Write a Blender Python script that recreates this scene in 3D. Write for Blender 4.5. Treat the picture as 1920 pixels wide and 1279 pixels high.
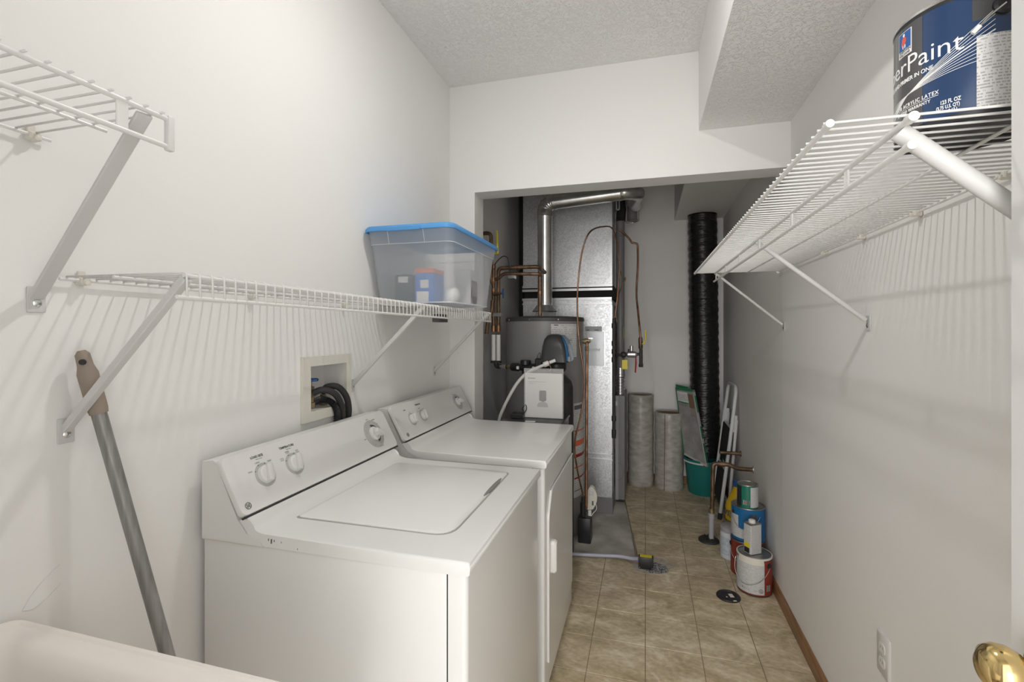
import bpy, bmesh, math, random
from mathutils import Vector, Matrix
random.seed(7)
for o in list(bpy.data.objects): bpy.data.objects.remove(o, do_unlink=True)
SC = bpy.context.scene
COL = SC.collection
PI = math.pi
# ------------------------------------------------------------------ camera
H = 1.373
cam_d = bpy.data.cameras.new('camera'); cam = bpy.data.objects.new('camera', cam_d); COL.objects.link(cam)
cam.location = (0, 0, H); cam.rotation_euler = (PI/2, 0, math.atan2(250, 892))
cam_d.sensor_width = 36; cam_d.lens = 36*892/1920; cam_d.shift_y = -22.5/1920; cam_d.clip_start = .02
SC.camera = cam
# ------------------------------------------------------------------ world and exposure
W = bpy.data.worlds.new('world'); SC.world = W; W.use_nodes = True
W.node_tree.nodes['Background'].inputs[0].default_value = (1.0, .99, .975, 1)
W.node_tree.nodes['Background'].inputs[1].default_value = 1.8
SC.view_settings.view_transform = 'Standard'; SC.view_settings.look = 'None'
SC.view_settings.gamma = 1; SC.view_settings.use_curve_mapping = False
SC.view_settings.exposure = 0.36
LAMP_STRENGTH = 375
HALL_FILL_POWER = 48.0
hl = bpy.data.lights.new('hall_fill', 'AREA'); hl.energy = HALL_FILL_POWER; hl.size = 1.2; hl.shape = 'RECTANGLE'; hl.size_y = 1.8  # added fill: unseen area lamp behind the camera, lifts the whole room
hl.color = (1, .985, .96)
hlo = bpy.data.objects.new('hall_fill', hl); COL.objects.link(hlo)
hlo.location = (-.1, -2.4, 1.35); hlo.rotation_euler = (PI/2, 0, 0)
hlo.rotation_euler = (math.radians(90), 0, 0)

XR, XL, YH, YB, ZC = .655, -1.064, 2.492, 4.50, 2.735
# ------------------------------------------------------------------ materials
MATS = {}
def mat(name, col, rough=.5, metal=0., bump=0., bscale=80., coat=0., noise=0., nscale=6., emit=0., spec=None, alt=None, stretch=None):
    if name in MATS: return MATS[name]
    m = bpy.data.materials.new(name); m.use_nodes = True
    nt = m.node_tree; b = nt.nodes['Principled BSDF']
    b.inputs['Base Color'].default_value = (*col, 1); b.inputs['Roughness'].default_value = rough
    b.inputs['Metallic'].default_value = metal; b.inputs['Coat Weight'].default_value = coat
    b.inputs['Coat Roughness'].default_value = .08
    if spec is not None: b.inputs['Specular IOR Level'].default_value = spec
    tc = nt.nodes.new('ShaderNodeTexCoord'); geo = nt.nodes.new('ShaderNodeNewGeometry')
    mp = nt.nodes.new('ShaderNodeMapping'); nt.links.new(geo.outputs['Position'], mp.inputs[0])
    if stretch: mp.inputs['Scale'].default_value = stretch
    if noise > 0 or alt:
        n = nt.nodes.new('ShaderNodeTexNoise'); n.inputs['Scale'].default_value = nscale; n.inputs['Detail'].default_value = 6
        nt.links.new(mp.outputs[0], n.inputs['Vector'])
        r = nt.nodes.new('ShaderNodeValToRGB'); nt.links.new(n.outputs['Fac'], r.inputs[0])
        r.color_ramp.elements[0].position = .35; r.color_ramp.elements[1].position = .65
        a = alt if alt else tuple(c*(1-noise) for c in col)
        r.color_ramp.elements[0].color = (*a, 1); r.color_ramp.elements[1].color = (*col, 1)
        nt.links.new(r.outputs[0], b.inputs['Base Color'])
    if bump > 0:
        n2 = nt.nodes.new('ShaderNodeTexNoise'); n2.inputs['Scale'].default_value = bscale; n2.inputs['Detail'].default_value = 3
        nt.links.new(mp.outputs[0], n2.inputs['Vector'])
        bp = nt.nodes.new('ShaderNodeBump'); bp.inputs['Strength'].default_value = bump; bp.inputs['Distance'].default_value = .004
        nt.links.new(n2.outputs['Fac'], bp.inputs['Height']); nt.links.new(bp.outputs[0], b.inputs['Normal'])
    if emit:
        b.inputs['Emission Color'].default_value = (*col, 1); b.inputs['Emission Strength'].default_value = emit
    MATS[name] = m
    return m
def M(n): return MATS[n]
mat('wall_paint', (.88, .868, .845), .62, bump=.10, bscale=60)
mat('trim_paint', (.74, .735, .72), .4)
mat('utility_paint', (.86, .845, .82), .65, bump=.12, bscale=50, noise=.04, nscale=2)
mat('ceiling_stipple', (.93, .92, .895), .85)
m = M('ceiling_stipple'); nt = m.node_tree
vo = nt.nodes.new('ShaderNodeTexNoise'); vo.inputs['Scale'].default_value = 75; vo.inputs['Detail'].default_value = 2; vo.inputs['Distortion'].default_value = 1.2
ge = nt.nodes.new('ShaderNodeNewGeometry'); nt.links.new(ge.outputs['Position'], vo.inputs['Vector'])
rr = nt.nodes.new('ShaderNodeValToRGB'); rr.color_ramp.elements[0].position = .5; rr.color_ramp.elements[1].position = .62
nt.links.new(vo.outputs['Fac'], rr.inputs[0])
bp = nt.nodes.new('ShaderNodeBump'); bp.inputs['Strength'].default_value = .7; bp.inputs['Distance'].default_value = .004
nt.links.new(rr.outputs[0], bp.inputs['Height']); nt.links.new(bp.outputs[0], nt.nodes['Principled BSDF'].inputs['Normal'])
mat('oak', (.36, .185, .085), .4, noise=.45, nscale=14, stretch=(6, .5, 6))
mat('white_enamel', (.80, .795, .775), .3, coat=.2)
mat('white_plastic', (.77, .76, .74), .35)
mat('cream_plastic', (.74, .72, .64), .4)
mat('wire_white', (.80, .79, .77), .35)
mat('strap_white', (.66, .655, .64), .45)
mat('panel_grey', (.50, .495, .485), .4)
mat('gap_shade_grey', (.38, .375, .365), .5)
mat('dark_seam', (.03, .03, .03), .7)
mat('ink', (.12, .12, .12), .6)
mat('ink_light', (.42, .42, .41), .6)
mat('dial_dark', (.07, .075, .08), .4)
mat('chrome', (.75, .75, .74), .2, 1.)
mat('galvanised', (.60, .61, .62), .34, .9, bump=.05, bscale=200)
mat('flue_metal', (.62, .62, .60), .28, .95, bump=.08, bscale=30, noise=.25, nscale=12)
mat('flex_metal', (.6, .6, .6), .3, .95)
mat('copper', (.44, .235, .14), .36, .85, noise=.5, nscale=14)
mat('old_copper', (.26, .165, .105), .45, .7, noise=.55, nscale=20)
mat('brass_dull', (.34, .27, .15), .45, .7, noise=.3, nscale=60)
mat('brass', (.80, .60, .27), .13, 1.)
mat('black_iron', (.03, .03, .032), .5)
mat('black_plastic', (.022, .022, .025), .38)
mat('black_rubber', (.03, .03, .032), .6)
mat('black_gap', (.008, .008, .008), .9)
mat('heater_grey', (.255, .25, .245), .42, bump=.02, bscale=100)
mat('heater_dark', (.055, .055, .055), .5)
mat('furnace_grey', (.20, .20, .20), .45)
mat('hood_grey', (.045, .045, .047), .33)
mat('blue_trim', (.008, .085, .20), .3)
mat('blue_lid', (.085, .31, .66), .4)
mat('valve_blue', (.02, .10, .35), .45)
mat('yellow', (.75, .62, .03), .45)
mat('red', (.35, .02, .02), .45)
mat('paper', (.80, .795, .77), .6)
mat('pvc_white', (.78, .77, .74), .4)
mat('pvc_grey', (.40, .39, .42), .5)
mat('hose_white', (.66, .66, .62), .35)
mat('hose_grey', (.46, .47, .56), .4)
mat('teal', (.012, .19, .175), .4)
mat('cardboard', (.20, .12, .07), .8)
mat('stool_white', (.66, .67, .66), .35)
mat('tread_black', (.012, .012, .013), .85, bump=.3, bscale=300)
mat('tin', (.42, .40, .37), .35, .8, noise=.25, nscale=40)
mat('can_red', (.25, .035, .02), .45)
mat('can_blue', (.01, .13, .33), .4)
mat('can_green', (.01, .17, .11), .4)
mat('can_dark', (.025, .028, .03), .4)
mat('zep_yellow', (.72, .48, .02), .35)
mat('lime', (.28, .42, .03), .45)
mat('jug_white', (.62, .64, .68), .5)
mat('lid_grey', (.36, .36, .36), .5)
mat('pole_grey', (.33, .325, .31), .4, .3, noise=.35, nscale=90, stretch=(1, 1, .02))
mat('grip_tan', (.30, .245, .20), .6)
mat('sink_white', (.86, .81, .765), .3)
mat('can_gloss', (.014, .045, .125), .15, coat=.4)
mat('can_gloss_grey', (.06, .06, .062), .22, coat=.5)
mat('can_white', (.85, .85, .84), .4)
mat('skin_red', (.70, .10, .06), .5)
mat('cloth_blue', (.02, .10, .32), .4)
mat('box_blue', (.03, .20, .62), .5)
mat('box_green', (.03, .08, .09), .5)
mat('box_orange', (.75, .18, .08), .5)
mat('bulb_white', (.95, .94, .9), .4)
mat('concrete', (.62, .59, .54), .8, noise=.35, nscale=5, bump=.2, bscale=30, alt=(.36, .335, .30))
mat('grout', (.30, .235, .16), .8)
mat('patch_pale', (.52, .46, .38), .9, noise=.3, nscale=30)
mat('gravel', (.5, .5, .5), .9, alt=(.02, .02, .02), nscale=110)
mat('filter_media', (.33, .32, .31), .5, noise=.35, nscale=12)
mat('green_print', (.02, .22, .09), .5)
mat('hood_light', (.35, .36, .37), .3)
mat('bright_plate', (.66, .68, .71), .25, .3)
# spangled sheet metal
m = mat('duct_metal', (.60, .615, .63), .3, .88); nt = m.node_tree; b = nt.nodes['Principled BSDF']
ge = nt.nodes.new('ShaderNodeNewGeometry'); vo = nt.nodes.new('ShaderNodeTexVoronoi'); vo.inputs['Scale'].default_value = 130
nt.links.new(ge.outputs['Position'], vo.inputs['Vector'])
hs = nt.nodes.new('ShaderNodeSeparateColor'); nt.links.new(vo.outputs['Color'], hs.inputs[0])
r1 = nt.nodes.new('ShaderNodeMapRange'); r1.inputs['To Min'].default_value = .33; r1.inputs['To Max'].default_value = .46
nt.links.new(hs.outputs[0], r1.inputs[0]); nt.links.new(r1.outputs[0], b.inputs['Roughness'])
r2 = nt.nodes.new('ShaderNodeValToRGB'); r2.color_ramp.elements[0].color = (.50, .51, .53, 1); r2.color_ramp.elements[1].color = (.70, .71, .73, 1)
nt.links.new(hs.outputs[1], r2.inputs[0]); nt.links.new(r2.outputs[0], b.inputs['Base Color'])
bp = nt.nodes.new('ShaderNodeBump'); bp.inputs['Strength'].default_value = .07; bp.inputs['Distance'].default_value = .002
nt.links.new(hs.outputs[2], bp.inputs['Height']); nt.links.new(bp.outputs[0], b.inputs['Normal'])
# vinyl tile
m = mat('vinyl_tile', (.42, .34, .24), .42); nt = m.node_tree; b = nt.nodes['Principled BSDF']
ge = nt.nodes.new('ShaderNodeNewGeometry')
n1 = nt.nodes.new('ShaderNodeTexNoise'); n1.inputs['Scale'].default_value = 5.5; n1.inputs['Detail'].default_value = 9; n1.inputs['Roughness'].default_value = .68; n1.inputs['Distortion'].default_value = .8
mp = nt.nodes.new('ShaderNodeMapping'); mp.inputs['Scale'].default_value = (1, 1.5, 1); mp.inputs['Rotation'].default_value = (0, 0, .5)
nt.links.new(ge.outputs['Position'], mp.inputs[0]); nt.links.new(mp.outputs[0], n1.inputs['Vector'])
r2 = nt.nodes.new('ShaderNodeValToRGB'); e = r2.color_ramp.elements
e[0].position = .33; e[0].color = (.42, .335, .205, 1); e[1].position = .70; e[1].color = (.86, .765, .60, 1)
e2 = e.new(.52); e2.color = (.60, .495, .335, 1)
nt.links.new(n1.outputs['Fac'], r2.inputs[0])
n3 = nt.nodes.new('ShaderNodeTexNoise'); n3.inputs['Scale'].default_value = 38; n3.inputs['Detail'].default_value = 5
nt.links.new(mp.outputs[0], n3.inputs['Vector'])
mx = nt.nodes.new('ShaderNodeMix'); mx.data_type = 'RGBA'; mx.blend_type = 'OVERLAY'; mx.inputs[0].default_value = .5
nt.links.new(r2.outputs[0], mx.inputs[6]); nt.links.new(n3.outputs['Fac'], mx.inputs[7]); nt.links.new(mx.outputs[2], b.inputs['Base Color'])
bp = nt.nodes.new('ShaderNodeBump'); bp.inputs['Strength'].default_value = .12; bp.inputs['Distance'].default_value = .002
nt.links.new(n3.outputs['Fac'], bp.inputs['Height']); nt.links.new(bp.outputs[0], b.inputs['Normal'])
# black wrapped duct
m = mat('black_wrap', (.016, .016, .017), .2); nt = m.node_tree; b = nt.nodes['Principled BSDF']
ge = nt.nodes.new('ShaderNodeNewGeometry'); mp = nt.nodes.new('ShaderNodeMapping'); mp.inputs['Scale'].default_value = (1, 1, 4.5)
nt.links.new(ge.outputs['Position'], mp.inputs[0])
n1 = nt.nodes.new('ShaderNodeTexNoise'); n1.inputs['Scale'].default_value = 13; n1.inputs['Detail'].default_value = 4
nt.links.new(mp.outputs[0], n1.inputs['Vector'])
bp = nt.nodes.new('ShaderNodeBump'); bp.inputs['Strength'].default_value = .9; bp.inputs['Distance'].default_value = .012
nt.links.new(n1.outputs['Fac'], bp.inputs['Height']); nt.links.new(bp.outputs[0], b.inputs['Normal'])
# wrapped insulation roll
m = mat('roll_wrap', (.40, .385, .36), .32); nt = m.node_tree; b = nt.nodes['Principled BSDF']
ge = nt.nodes.new('ShaderNodeNewGeometry'); mp = nt.nodes.new('ShaderNodeMapping'); mp.inputs['Scale'].default_value = (1, 1, 2.2)
nt.links.new(ge.outputs['Position'], mp.inputs[0])
n1 = nt.nodes.new('ShaderNodeTexNoise'); n1.inputs['Scale'].default_value = 16; n1.inputs['Detail'].default_value = 8
nt.links.new(mp.outputs[0], n1.inputs['Vector'])
r2 = nt.nodes.new('ShaderNodeValToRGB'); r2.color_ramp.elements[0].position = .35; r2.color_ramp.elements[0].color = (.38, .355, .32, 1)
r2.color_ramp.elements[1].position = .68; r2.color_ramp.elements[1].color = (.56, .54, .50, 1)
nt.links.new(n1.outputs['Fac'], r2.inputs[0]); nt.links.new(r2.outputs[0], b.inputs['Base Color'])
bp = nt.nodes.new('ShaderNodeBump'); bp.inputs['Strength'].default_value = .25; bp.inputs['Distance'].default_value = .004
nt.links.new(n1.outputs['Fac'], bp.inputs['Height']); nt.links.new(bp.outputs[0], b.inputs['Normal'])
def clear(name, col, alpha, rough=.25):
    m = bpy.data.materials.new(name); m.use_nodes = True; nt = m.node_tree; b = nt.nodes['Principled BSDF']
    b.inputs['Base Color'].default_value = (*col, 1); b.inputs['Roughness'].default_value = rough
    out = nt.nodes['Material Output']; mx = nt.nodes.new('ShaderNodeMixShader'); tr = nt.nodes.new('ShaderNodeBsdfTransparent')
    mx.inputs[0].default_value = alpha
    nt.links.new(tr.outputs[0], mx.inputs[1]); nt.links.new(b.outputs[0], mx.inputs[2]); nt.links.new(mx.outputs[0], out.inputs[0])
    MATS[name] = m; return m
clear('frosted', (.72, .75, .79), .34, .3)
clear('frosted_rib', (.85, .88, .9), .55, .3)
clear('clear_bag', (.9, .9, .9), .26, .12)
clear('clear_cup', (.8, .85, .85), .3, .1)
def printed(name, base, ink, pitch=.004, cover=.5, axis='Z', wide=60):
    """paper with rows of tiny print, as procedural texture in world space"""
    m = bpy.data.materials.new(name); m.use_nodes = True; nt = m.node_tree; b = nt.nodes['Principled BSDF']; b.inputs['Roughness'].default_value = .55
    ge = nt.nodes.new('ShaderNodeNewGeometry'); sp = nt.nodes.new('ShaderNodeSeparateXYZ'); nt.links.new(ge.outputs['Position'], sp.inputs[0])
    def mt(op, a, bb=None, v=None):
        n = nt.nodes.new('ShaderNodeMath'); n.operation = op
        nt.links.new(a, n.inputs[0])
        if bb is not None: nt.links.new(bb, n.inputs[1])
        if v is not None: n.inputs[1].default_value = v
        return n.outputs[0]
    row = mt('DIVIDE', sp.outputs[axis], v=pitch); fr = mt('FRACT', row); fl = mt('FLOOR', row)
    inrow = mt('LESS_THAN', fr, v=cover)
    cx = nt.nodes.new('ShaderNodeCombineXYZ')
    sx = mt('MULTIPLY', mt('ADD', sp.outputs['X'], sp.outputs['Y']), v=wide)
    nt.links.new(sx, cx.inputs[0]); nt.links.new(mt('MULTIPLY', fl, v=3.7), cx.inputs[1])
    nz = nt.nodes.new('ShaderNodeTexNoise'); nz.inputs['Scale'].default_value = 1.; nz.inputs['Detail'].default_value = 2; nt.links.new(cx.outputs[0], nz.inputs['Vector'])
    wd = mt('GREATER_THAN', nz.outputs['Fac'], v=.47)
    f = mt('MULTIPLY', inrow, wd)
    mx = nt.nodes.new('ShaderNodeMix'); mx.data_type = 'RGBA'
    nt.links.new(f, mx.inputs[0]); mx.inputs[6].default_value = (*base, 1); mx.inputs[7].default_value = (*ink, 1)
    nt.links.new(mx.outputs[2], b.inputs['Base Color']); MATS[name] = m; return m
printed('label_print', (.74, .735, .72), (.44, .44, .44), .0042, .5, wide=340)
printed('label_print_can', (.60, .60, .60), (.45, .45, .45), .005, .45, wide=260)
printed('label_print_heater', (.66, .66, .65), (.42, .42, .42), .012, .4, wide=60)
printed('label_print_blue', (.55, .60, .66), (.35, .38, .45), .008, .4, wide=90)
printed('barcode', (.75, .75, .74), (.05, .05, .05), 10, 1.1, wide=900)

# ------------------------------------------------------------------ mesh helpers (all take world coordinates)
def wloc(p):
    v = Vector((0, 0, 0))
    while p is not None: v += Vector(p.location); p = p.parent
    return v
def obj(name, bm, material, parent=None, smooth=False, label=None):
    """link a bmesh built in world coordinates as one mesh object under parent"""
    me = bpy.data.meshes.new(name)
    off = wloc(parent) if parent is not None else Vector((0, 0, 0))
    if parent is None:
        xs = [v.co.x for v in bm.verts]; ys = [v.co.y for v in bm.verts]; zs = [v.co.z for v in bm.verts]
        off = Vector(((min(xs)+max(xs))/2, (min(ys)+max(ys))/2, min(zs)))
    bmesh.ops.translate(bm, verts=bm.verts, vec=-off)
    bmesh.ops.recalc_face_normals(bm, faces=bm.faces)
    if smooth:
        for f in bm.faces: f.smooth = True
    bm.to_mesh(me); bm.free()
    if smooth: 
        try: me.set_sharp_from_angle(angle=math.radians(40))
        except Exception: pass
    mats = material if isinstance(material, (list, tuple)) else [material]
    for mm in mats: me.materials.append(M(mm))
    o = bpy.data.objects.new(name, me); COL.objects.link(o)
    if parent is not None: o.parent = parent
    else: o.location = off
    if label: o['label'] = label
    return o
def tag(o, label, cat, group=None, kind=None):
    o['label'] = label; o['category'] = cat
    if group: o['group'] = group
    if kind: o['kind'] = kind
    return o
def thing(name, loc, label, cat, group=None):
    o = bpy.data.objects.new(name, None); COL.objects.link(o); o.location = loc; o.empty_display_size = .05
    return tag(o, label, cat, group)
def struct(name, bm, m, parent=None, smooth=False):
    o = obj(name, bm, m, parent, smooth)
    if parent is None: o['kind'] = 'structure'
    return o
def box(bm, x0, x1, y0, y1, z0, z1, bev=0, seg=2, mi=0):
    r = bmesh.ops.create_cube(bm, size=1)
    vs = r['verts']
    for v in vs:
        v.co.x = x0 if v.co.x < 0 else x1; v.co.y = y0 if v.co.y < 0 else y1; v.co.z = z0 if v.co.z < 0 else z1
    es = list({e for v in vs for e in v.link_edges})
    for f in {f for v in vs for f in v.link_faces}: f.material_index = mi
    if bev: bmesh.ops.bevel(bm, geom=es, offset=bev, segments=seg, affect='EDGES', profile=.5, material=-1)
    return bm
def B(*a, **k): return box(bmesh.new(), *a, **k)
def boxm(bm, size, mtx, bev=0, mi=0, seg=1):
    r = bmesh.ops.create_cube(bm, size=1); vs = r['verts']
    for v in vs: v.co = Vector((v.co.x*size[0], v.co.y*size[1], v.co.z*size[2]))
    es = list({e for v in vs for e in v.link_edges}); fs = {f for v in vs for f in v.link_faces}
    for f in fs: f.material_index = mi
    if bev:
        rr = bmesh.ops.bevel(bm, geom=es, offset=bev, segments=seg, affect='EDGES', profile=.5)
        vs = list(set(rr['verts']) | {v for v in vs if v.is_valid})
    for v in {v for v in vs if v.is_valid}: v.co = mtx @ v.co
    return bm
def frame_mtx(o, x, z):
    """matrix with origin o, local X along x, local Z along z"""
    x = Vector(x).normalized(); z = Vector(z); z = (z - x*z.dot(x)).normalized(); y = z.cross(x)
    return Matrix(((x.x, y.x, z.x, o[0]), (x.y, y.y, z.y, o[1]), (x.z, y.z, z.z, o[2]), (0, 0, 0, 1)))
def smooth_path(pts, n=6):
    P = [Vector(p) for p in pts]
    if n <= 1 or len(P) < 3: return P
    out = []
    Q = [P[0]*2-P[1]] + P + [P[-1]*2-P[-2]]
    for i in range(1, len(Q)-2):
        a, b, c, d = Q[i-1:i+3]
        for k in range(n):
            t = k/n
            out.append(.5*((2*b)+(c-a)*t+(2*a-5*b+4*c-d)*t*t+(3*b-a-3*c+d)*t**3))
    out.append(P[-1]); return out
def round_path(pts, r, n=5):
    P = [Vector(p) for p in pts]; out = [P[0]]
    for i in range(1, len(P)-1):
        a, b, c = P[i-1:i+2]; d1 = (a-b); d2 = (c-b); rr = min(r, d1.length*.45, d2.length*.45)
        p = b+d1.normalized()*rr; q = b+d2.normalized()*rr
        for k in range(n+1):
            t = k/n; out.append(p*(1-t)**2+b*2*t*(1-t)+q*t*t)
    out.append(P[-1]); return out
def tube(bm, path, r, seg=10, mi=0, caps=True):
    P = [Vector(p) for p in path]; n = len(P)
    rad = r if isinstance(r, (list, tuple)) else [r]*n
    t0 = (P[1]-P[0]).normalized(); ref = Vector((0, 0, 1)) if abs(t0.z) < .9 else Vector((1, 0, 0))
    u = t0.cross(ref).normalized(); rings = []
    for i in range(n):
        t = ((P[min(i+1, n-1)]-P[max(i-1, 0)])).normalized()
        u = (u - t*u.dot(t)).normalized(); w = t.cross(u)
        rings.append([bm.verts.new(P[i]+(u*math.cos(2*PI*k/seg)+w*math.sin(2*PI*k/seg))*rad[i]) for k in range(seg)])
    for a, b in zip(rings, rings[1:]):
        for k in range(seg):
            f = bm.faces.new((a[k], a[(k+1) % seg], b[(k+1) % seg], b[k])); f.material_index = mi
    if caps:
        f = bm.faces.new(rings[0][::-1]); f.material_index = mi
        f = bm.faces.new(rings[-1]); f.material_index = mi
    return bm
def T(path, r, seg=10): return tube(bmesh.new(), path, r, seg)
def lathe(bm, cx, cy, prof, seg=32, mi=0, a0=0, a1=2*PI, axis='Z', o=(0, 0, 0)):
    """prof: list of (r, z). closed loop when a1-a0 is a full turn"""
    full = abs(a1-a0-2*PI) < 1e-6; n = seg if full else seg+1; rings = []
    for r, z in prof:
        if r < 1e-5: rings.append([bm.verts.new((cx, cy, z))]*n); continue
        rings.append([bm.verts.new((cx+r*math.cos(a0+(a1-a0)*k/seg), cy+r*math.sin(a0+(a1-a0)*k/seg), z)) for k in range(n)])
    for a, b in zip(rings, rings[1:]):
        for k in range(seg):
            k2 = (k+1) % n
            vs = []
            for v in (a[k], a[k2], b[k2], b[k]):
                if v not in vs: vs.append(v)
            if len(vs) > 2:
                f = bm.faces.new(vs); f.material_index = mi
    return bm
def LA(cx, cy, prof, seg=32, **k): return lathe(bmesh.new(), cx, cy, prof, seg, **k)
def lathe_dir(bm, origin, direction, prof, seg=20, mi=0):
    """lathe around an arbitrary axis; prof (r, distance)"""
    d = Vector(direction).normalized(); ref = Vector((0, 0, 1)) if abs(d.z) < .9 else Vector((1, 0, 0))
    m = frame_mtx(origin, d.cross(ref), d); b2 = bmesh.new(); lathe(b2, 0, 0, prof, seg, mi)
    vm = {v: bm.verts.new(m @ v.co) for v in b2.verts}
    for f in b2.faces:
        g = bm.faces.new([vm[v] for v in f.verts]); g.material_index = mi
    b2.free(); return bm
def LD(origin, direction, prof, seg=20): return lathe_dir(bmesh.new(), origin, direction, prof, seg)
def prism(bm, pts, axis, a, b, mi=0):
    """pts 2-D outline; axis 'Y': pts are (x,z); 'Z': (x,y); 'X': (y,z)"""
    def mk(p, t): return {'Y': (p[0], t, p[1]), 'Z': (p[0], p[1], t), 'X': (t, p[0], p[1])}[axis]
    A = [bm.verts.new(mk(p, a)) for p in pts]; Bq = [bm.verts.new(mk(p, b)) for p in pts]; n = len(pts)
    fs = [bm.faces.new(A), bm.faces.new(Bq[::-1])]
    for i in range(n): fs.append(bm.faces.new((A[i], Bq[i], Bq[(i+1) % n], A[(i+1) % n])))
    for f in fs: f.material_index = mi
    return bm
def rrect(hx, hy, r, n=5):
    out = []
    for cx, cy, a in ((hx-r, hy-r, 0), (-hx+r, hy-r, PI/2), (-hx+r, -hy+r, PI), (hx-r, -hy+r, 3*PI/2)):
        for k in range(n+1): out.append((cx+r*math.cos(a+PI/2*k/n), cy+r*math.sin(a+PI/2*k/n)))
    return out
def loft(bm, loops, cap0=True, cap1=True, mi=0):
    R = [[bm.verts.new(p) for p in l] for l in loops]; n = len(R[0])
    for a, b in zip(R, R[1:]):
        for k in range(n):
            f = bm.faces.new((a[k], a[(k+1) % n], b[(k+1) % n], b[k])); f.material_index = mi
    if cap0: bm.faces.new(R[0][::-1]).material_index = mi
    if cap1: bm.faces.new(R[-1]).material_index = mi
    return bm
def patch(cx, cy, r, a0, a1, z0, z1, n=8, th=.0006, bm=None, mi=0):
    """curved label on a cylinder, angles in degrees"""
    bm = bm or bmesh.new(); V = []
    for rr in (r, r+th):
        for z in (z0, z1): V.append([bm.verts.new((cx+rr*math.cos(math.radians(a0+(a1-a0)*k/n)), cy+rr*math.sin(math.radians(a0+(a1-a0)*k/n)), z)) for k in range(n+1)])
    i0, i1, o0, o1 = V
    for k in range(n):
        for q in ((o0[k], o0[k+1], o1[k+1], o1[k]), (i0[k], i1[k], i1[k+1], i0[k+1]), (i1[k], o1[k], o1[k+1], i1[k+1]), (i0[k], i0[k+1], o0[k+1], o0[k])):
            bm.faces.new(q).material_index = mi
    for k in (0, n): bm.faces.new((i0[k], o0[k], o1[k], i1[k])).material_index = mi
    return bm
_tc = {}
def text_bm(s, size, ext=.0004, bold=0., shear=0., spacing=1., align='LEFT', fn=None, bm=None, mi=0):
    """letters as geometry; fn maps local (x, y, z) to a world point"""
    cu = bpy.data.curves.new('t', 'FONT'); cu.body = s; cu.size = size; cu.extrude = ext; cu.offset = bold; cu.shear = shear
    cu.space_character = spacing; cu.align_x = align; cu.resolution_u = 3
    ob = bpy.data.objects.new('t', cu); COL.objects.link(ob)
    bpy.context.view_layer.update()
    me = bpy.data.meshes.new_from_object(ob)
    bm = bm or bmesh.new(); vs = [bm.verts.new(fn(*v.co)) for v in me.vertices]
    for p in me.polygons:
        try: bm.faces.new([vs[i] for i in p.vertices]).material_index = mi
        except ValueError: pass
    bpy.data.objects.remove(ob, do_unlink=True); bpy.data.curves.remove(cu); bpy.data.meshes.remove(me)
    return bm
def text_w(s, size, **k):
    cu = bpy.data.curves.new('t', 'FONT'); cu.body = s; cu.size = size; cu.space_character = k.get('spacing', 1.)
    ob = bpy.data.objects.new('t', cu); COL.objects.link(ob); bpy.context.view_layer.update()
    w = ob.dimensions.x; bpy.data.objects.remove(ob, do_unlink=True); bpy.data.curves.remove(cu); return w
def dup_tree(o, parent=None, offset=None):
    c = o.copy(); COL.objects.link(c)
    if parent is not None: c.parent = parent
    if offset is not None: c.location = Vector(o.location)+Vector(offset)
    for ch in [x for x in bpy.data.objects if x.parent == o]: dup_tree(ch, c)
    return c

# ================================================================== SETTING
fl = struct('floor', B(XL-.1, XR+.1, -.17, YB+.1, -.12, -.0022), 'grout')
fl['label'] = 'beige vinyl tile floor with a bare concrete area at the back'
TS = .2286; G = .0015
def bx(y):  # edge of the vinyl beside the bare concrete
    p = [(2.93, -.04), (2.96, -.043), (3.297, -.086), (3.836, -.149), (4.6, -.24)]
    for (a, b), (c, d) in zip(p, p[1:]):
        if y <= c: return b+(d-b)*(y-a)/(c-a)
    return p[-1][1]
tb = bmesh.new(); box(tb, -TS/2+G, TS/2-G, -TS/2+G, TS/2-G, -.0022, 0)
top_edges = [e for e in tb.edges if all(v.co.z > -.001 for v in e.verts)]
bmesh.ops.bevel(tb, geom=top_edges, offset=.0014, segments=1, affect='EDGES')
tile_me = bpy.data.meshes.new('tile'); tb.to_mesh(tile_me); tb.free(); tile_me.materials.append(M('vinyl_tile'))
first = None
FLC = wloc(fl)
for i in range(-5, 3):
    for j in range(-10, 11):
        x0, x1 = i*TS, (i+1)*TS; y0, y1 = 2.140+j*TS, 2.140+(j+1)*TS
        if y1 < -.16: continue
        cx0, cx1 = max(x0, XL), min(x1, XR); cy0, cy1 = max(y0, -.17), min(y1, YB)
        if cy1-cy0 < .01 or cx1-cx0 < .01: continue
        poly = None
        if i < 0 and cy1 > 2.93:
            if i < -1:
                if cy0 >= 2.93: continue
                poly = [(cx0+G, cy0+G), (cx1-G, cy0+G), (cx1-G, 2.93), (cx0+G, 2.93)]
            else:
                ya = max(cy0, 2.93)
                poly = [(bx(ya), ya+G), (cx1-G, ya+G), (cx1-G, cy1-G), (bx(cy1), cy1-G)]
                if cy0 < 2.93: poly = [(cx0+G, cy0+G), (cx1-G, cy0+G), (cx1-G, cy1-G), (bx(cy1), cy1-G), (bx(2.93), 2.93), (cx0+G, 2.93)]
        elif (cx0, cx1, cy0, cy1) != (x0, x1, y0, y1):
            poly = [(cx0+G, cy0+G), (cx1-G, cy0+G), (cx1-G, cy1-G), (cx0+G, cy1-G)]
        if poly: obj('tile', prism(bmesh.new(), poly, 'Z', -.0022, 0), 'vinyl_tile', fl)
        else:
            o = bpy.data.objects.new('tile', tile_me); COL.objects.link(o); o.parent = fl
            o.location = Vector(((x0+x1)/2, (y0+y1)/2, 0))-FLC
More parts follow.
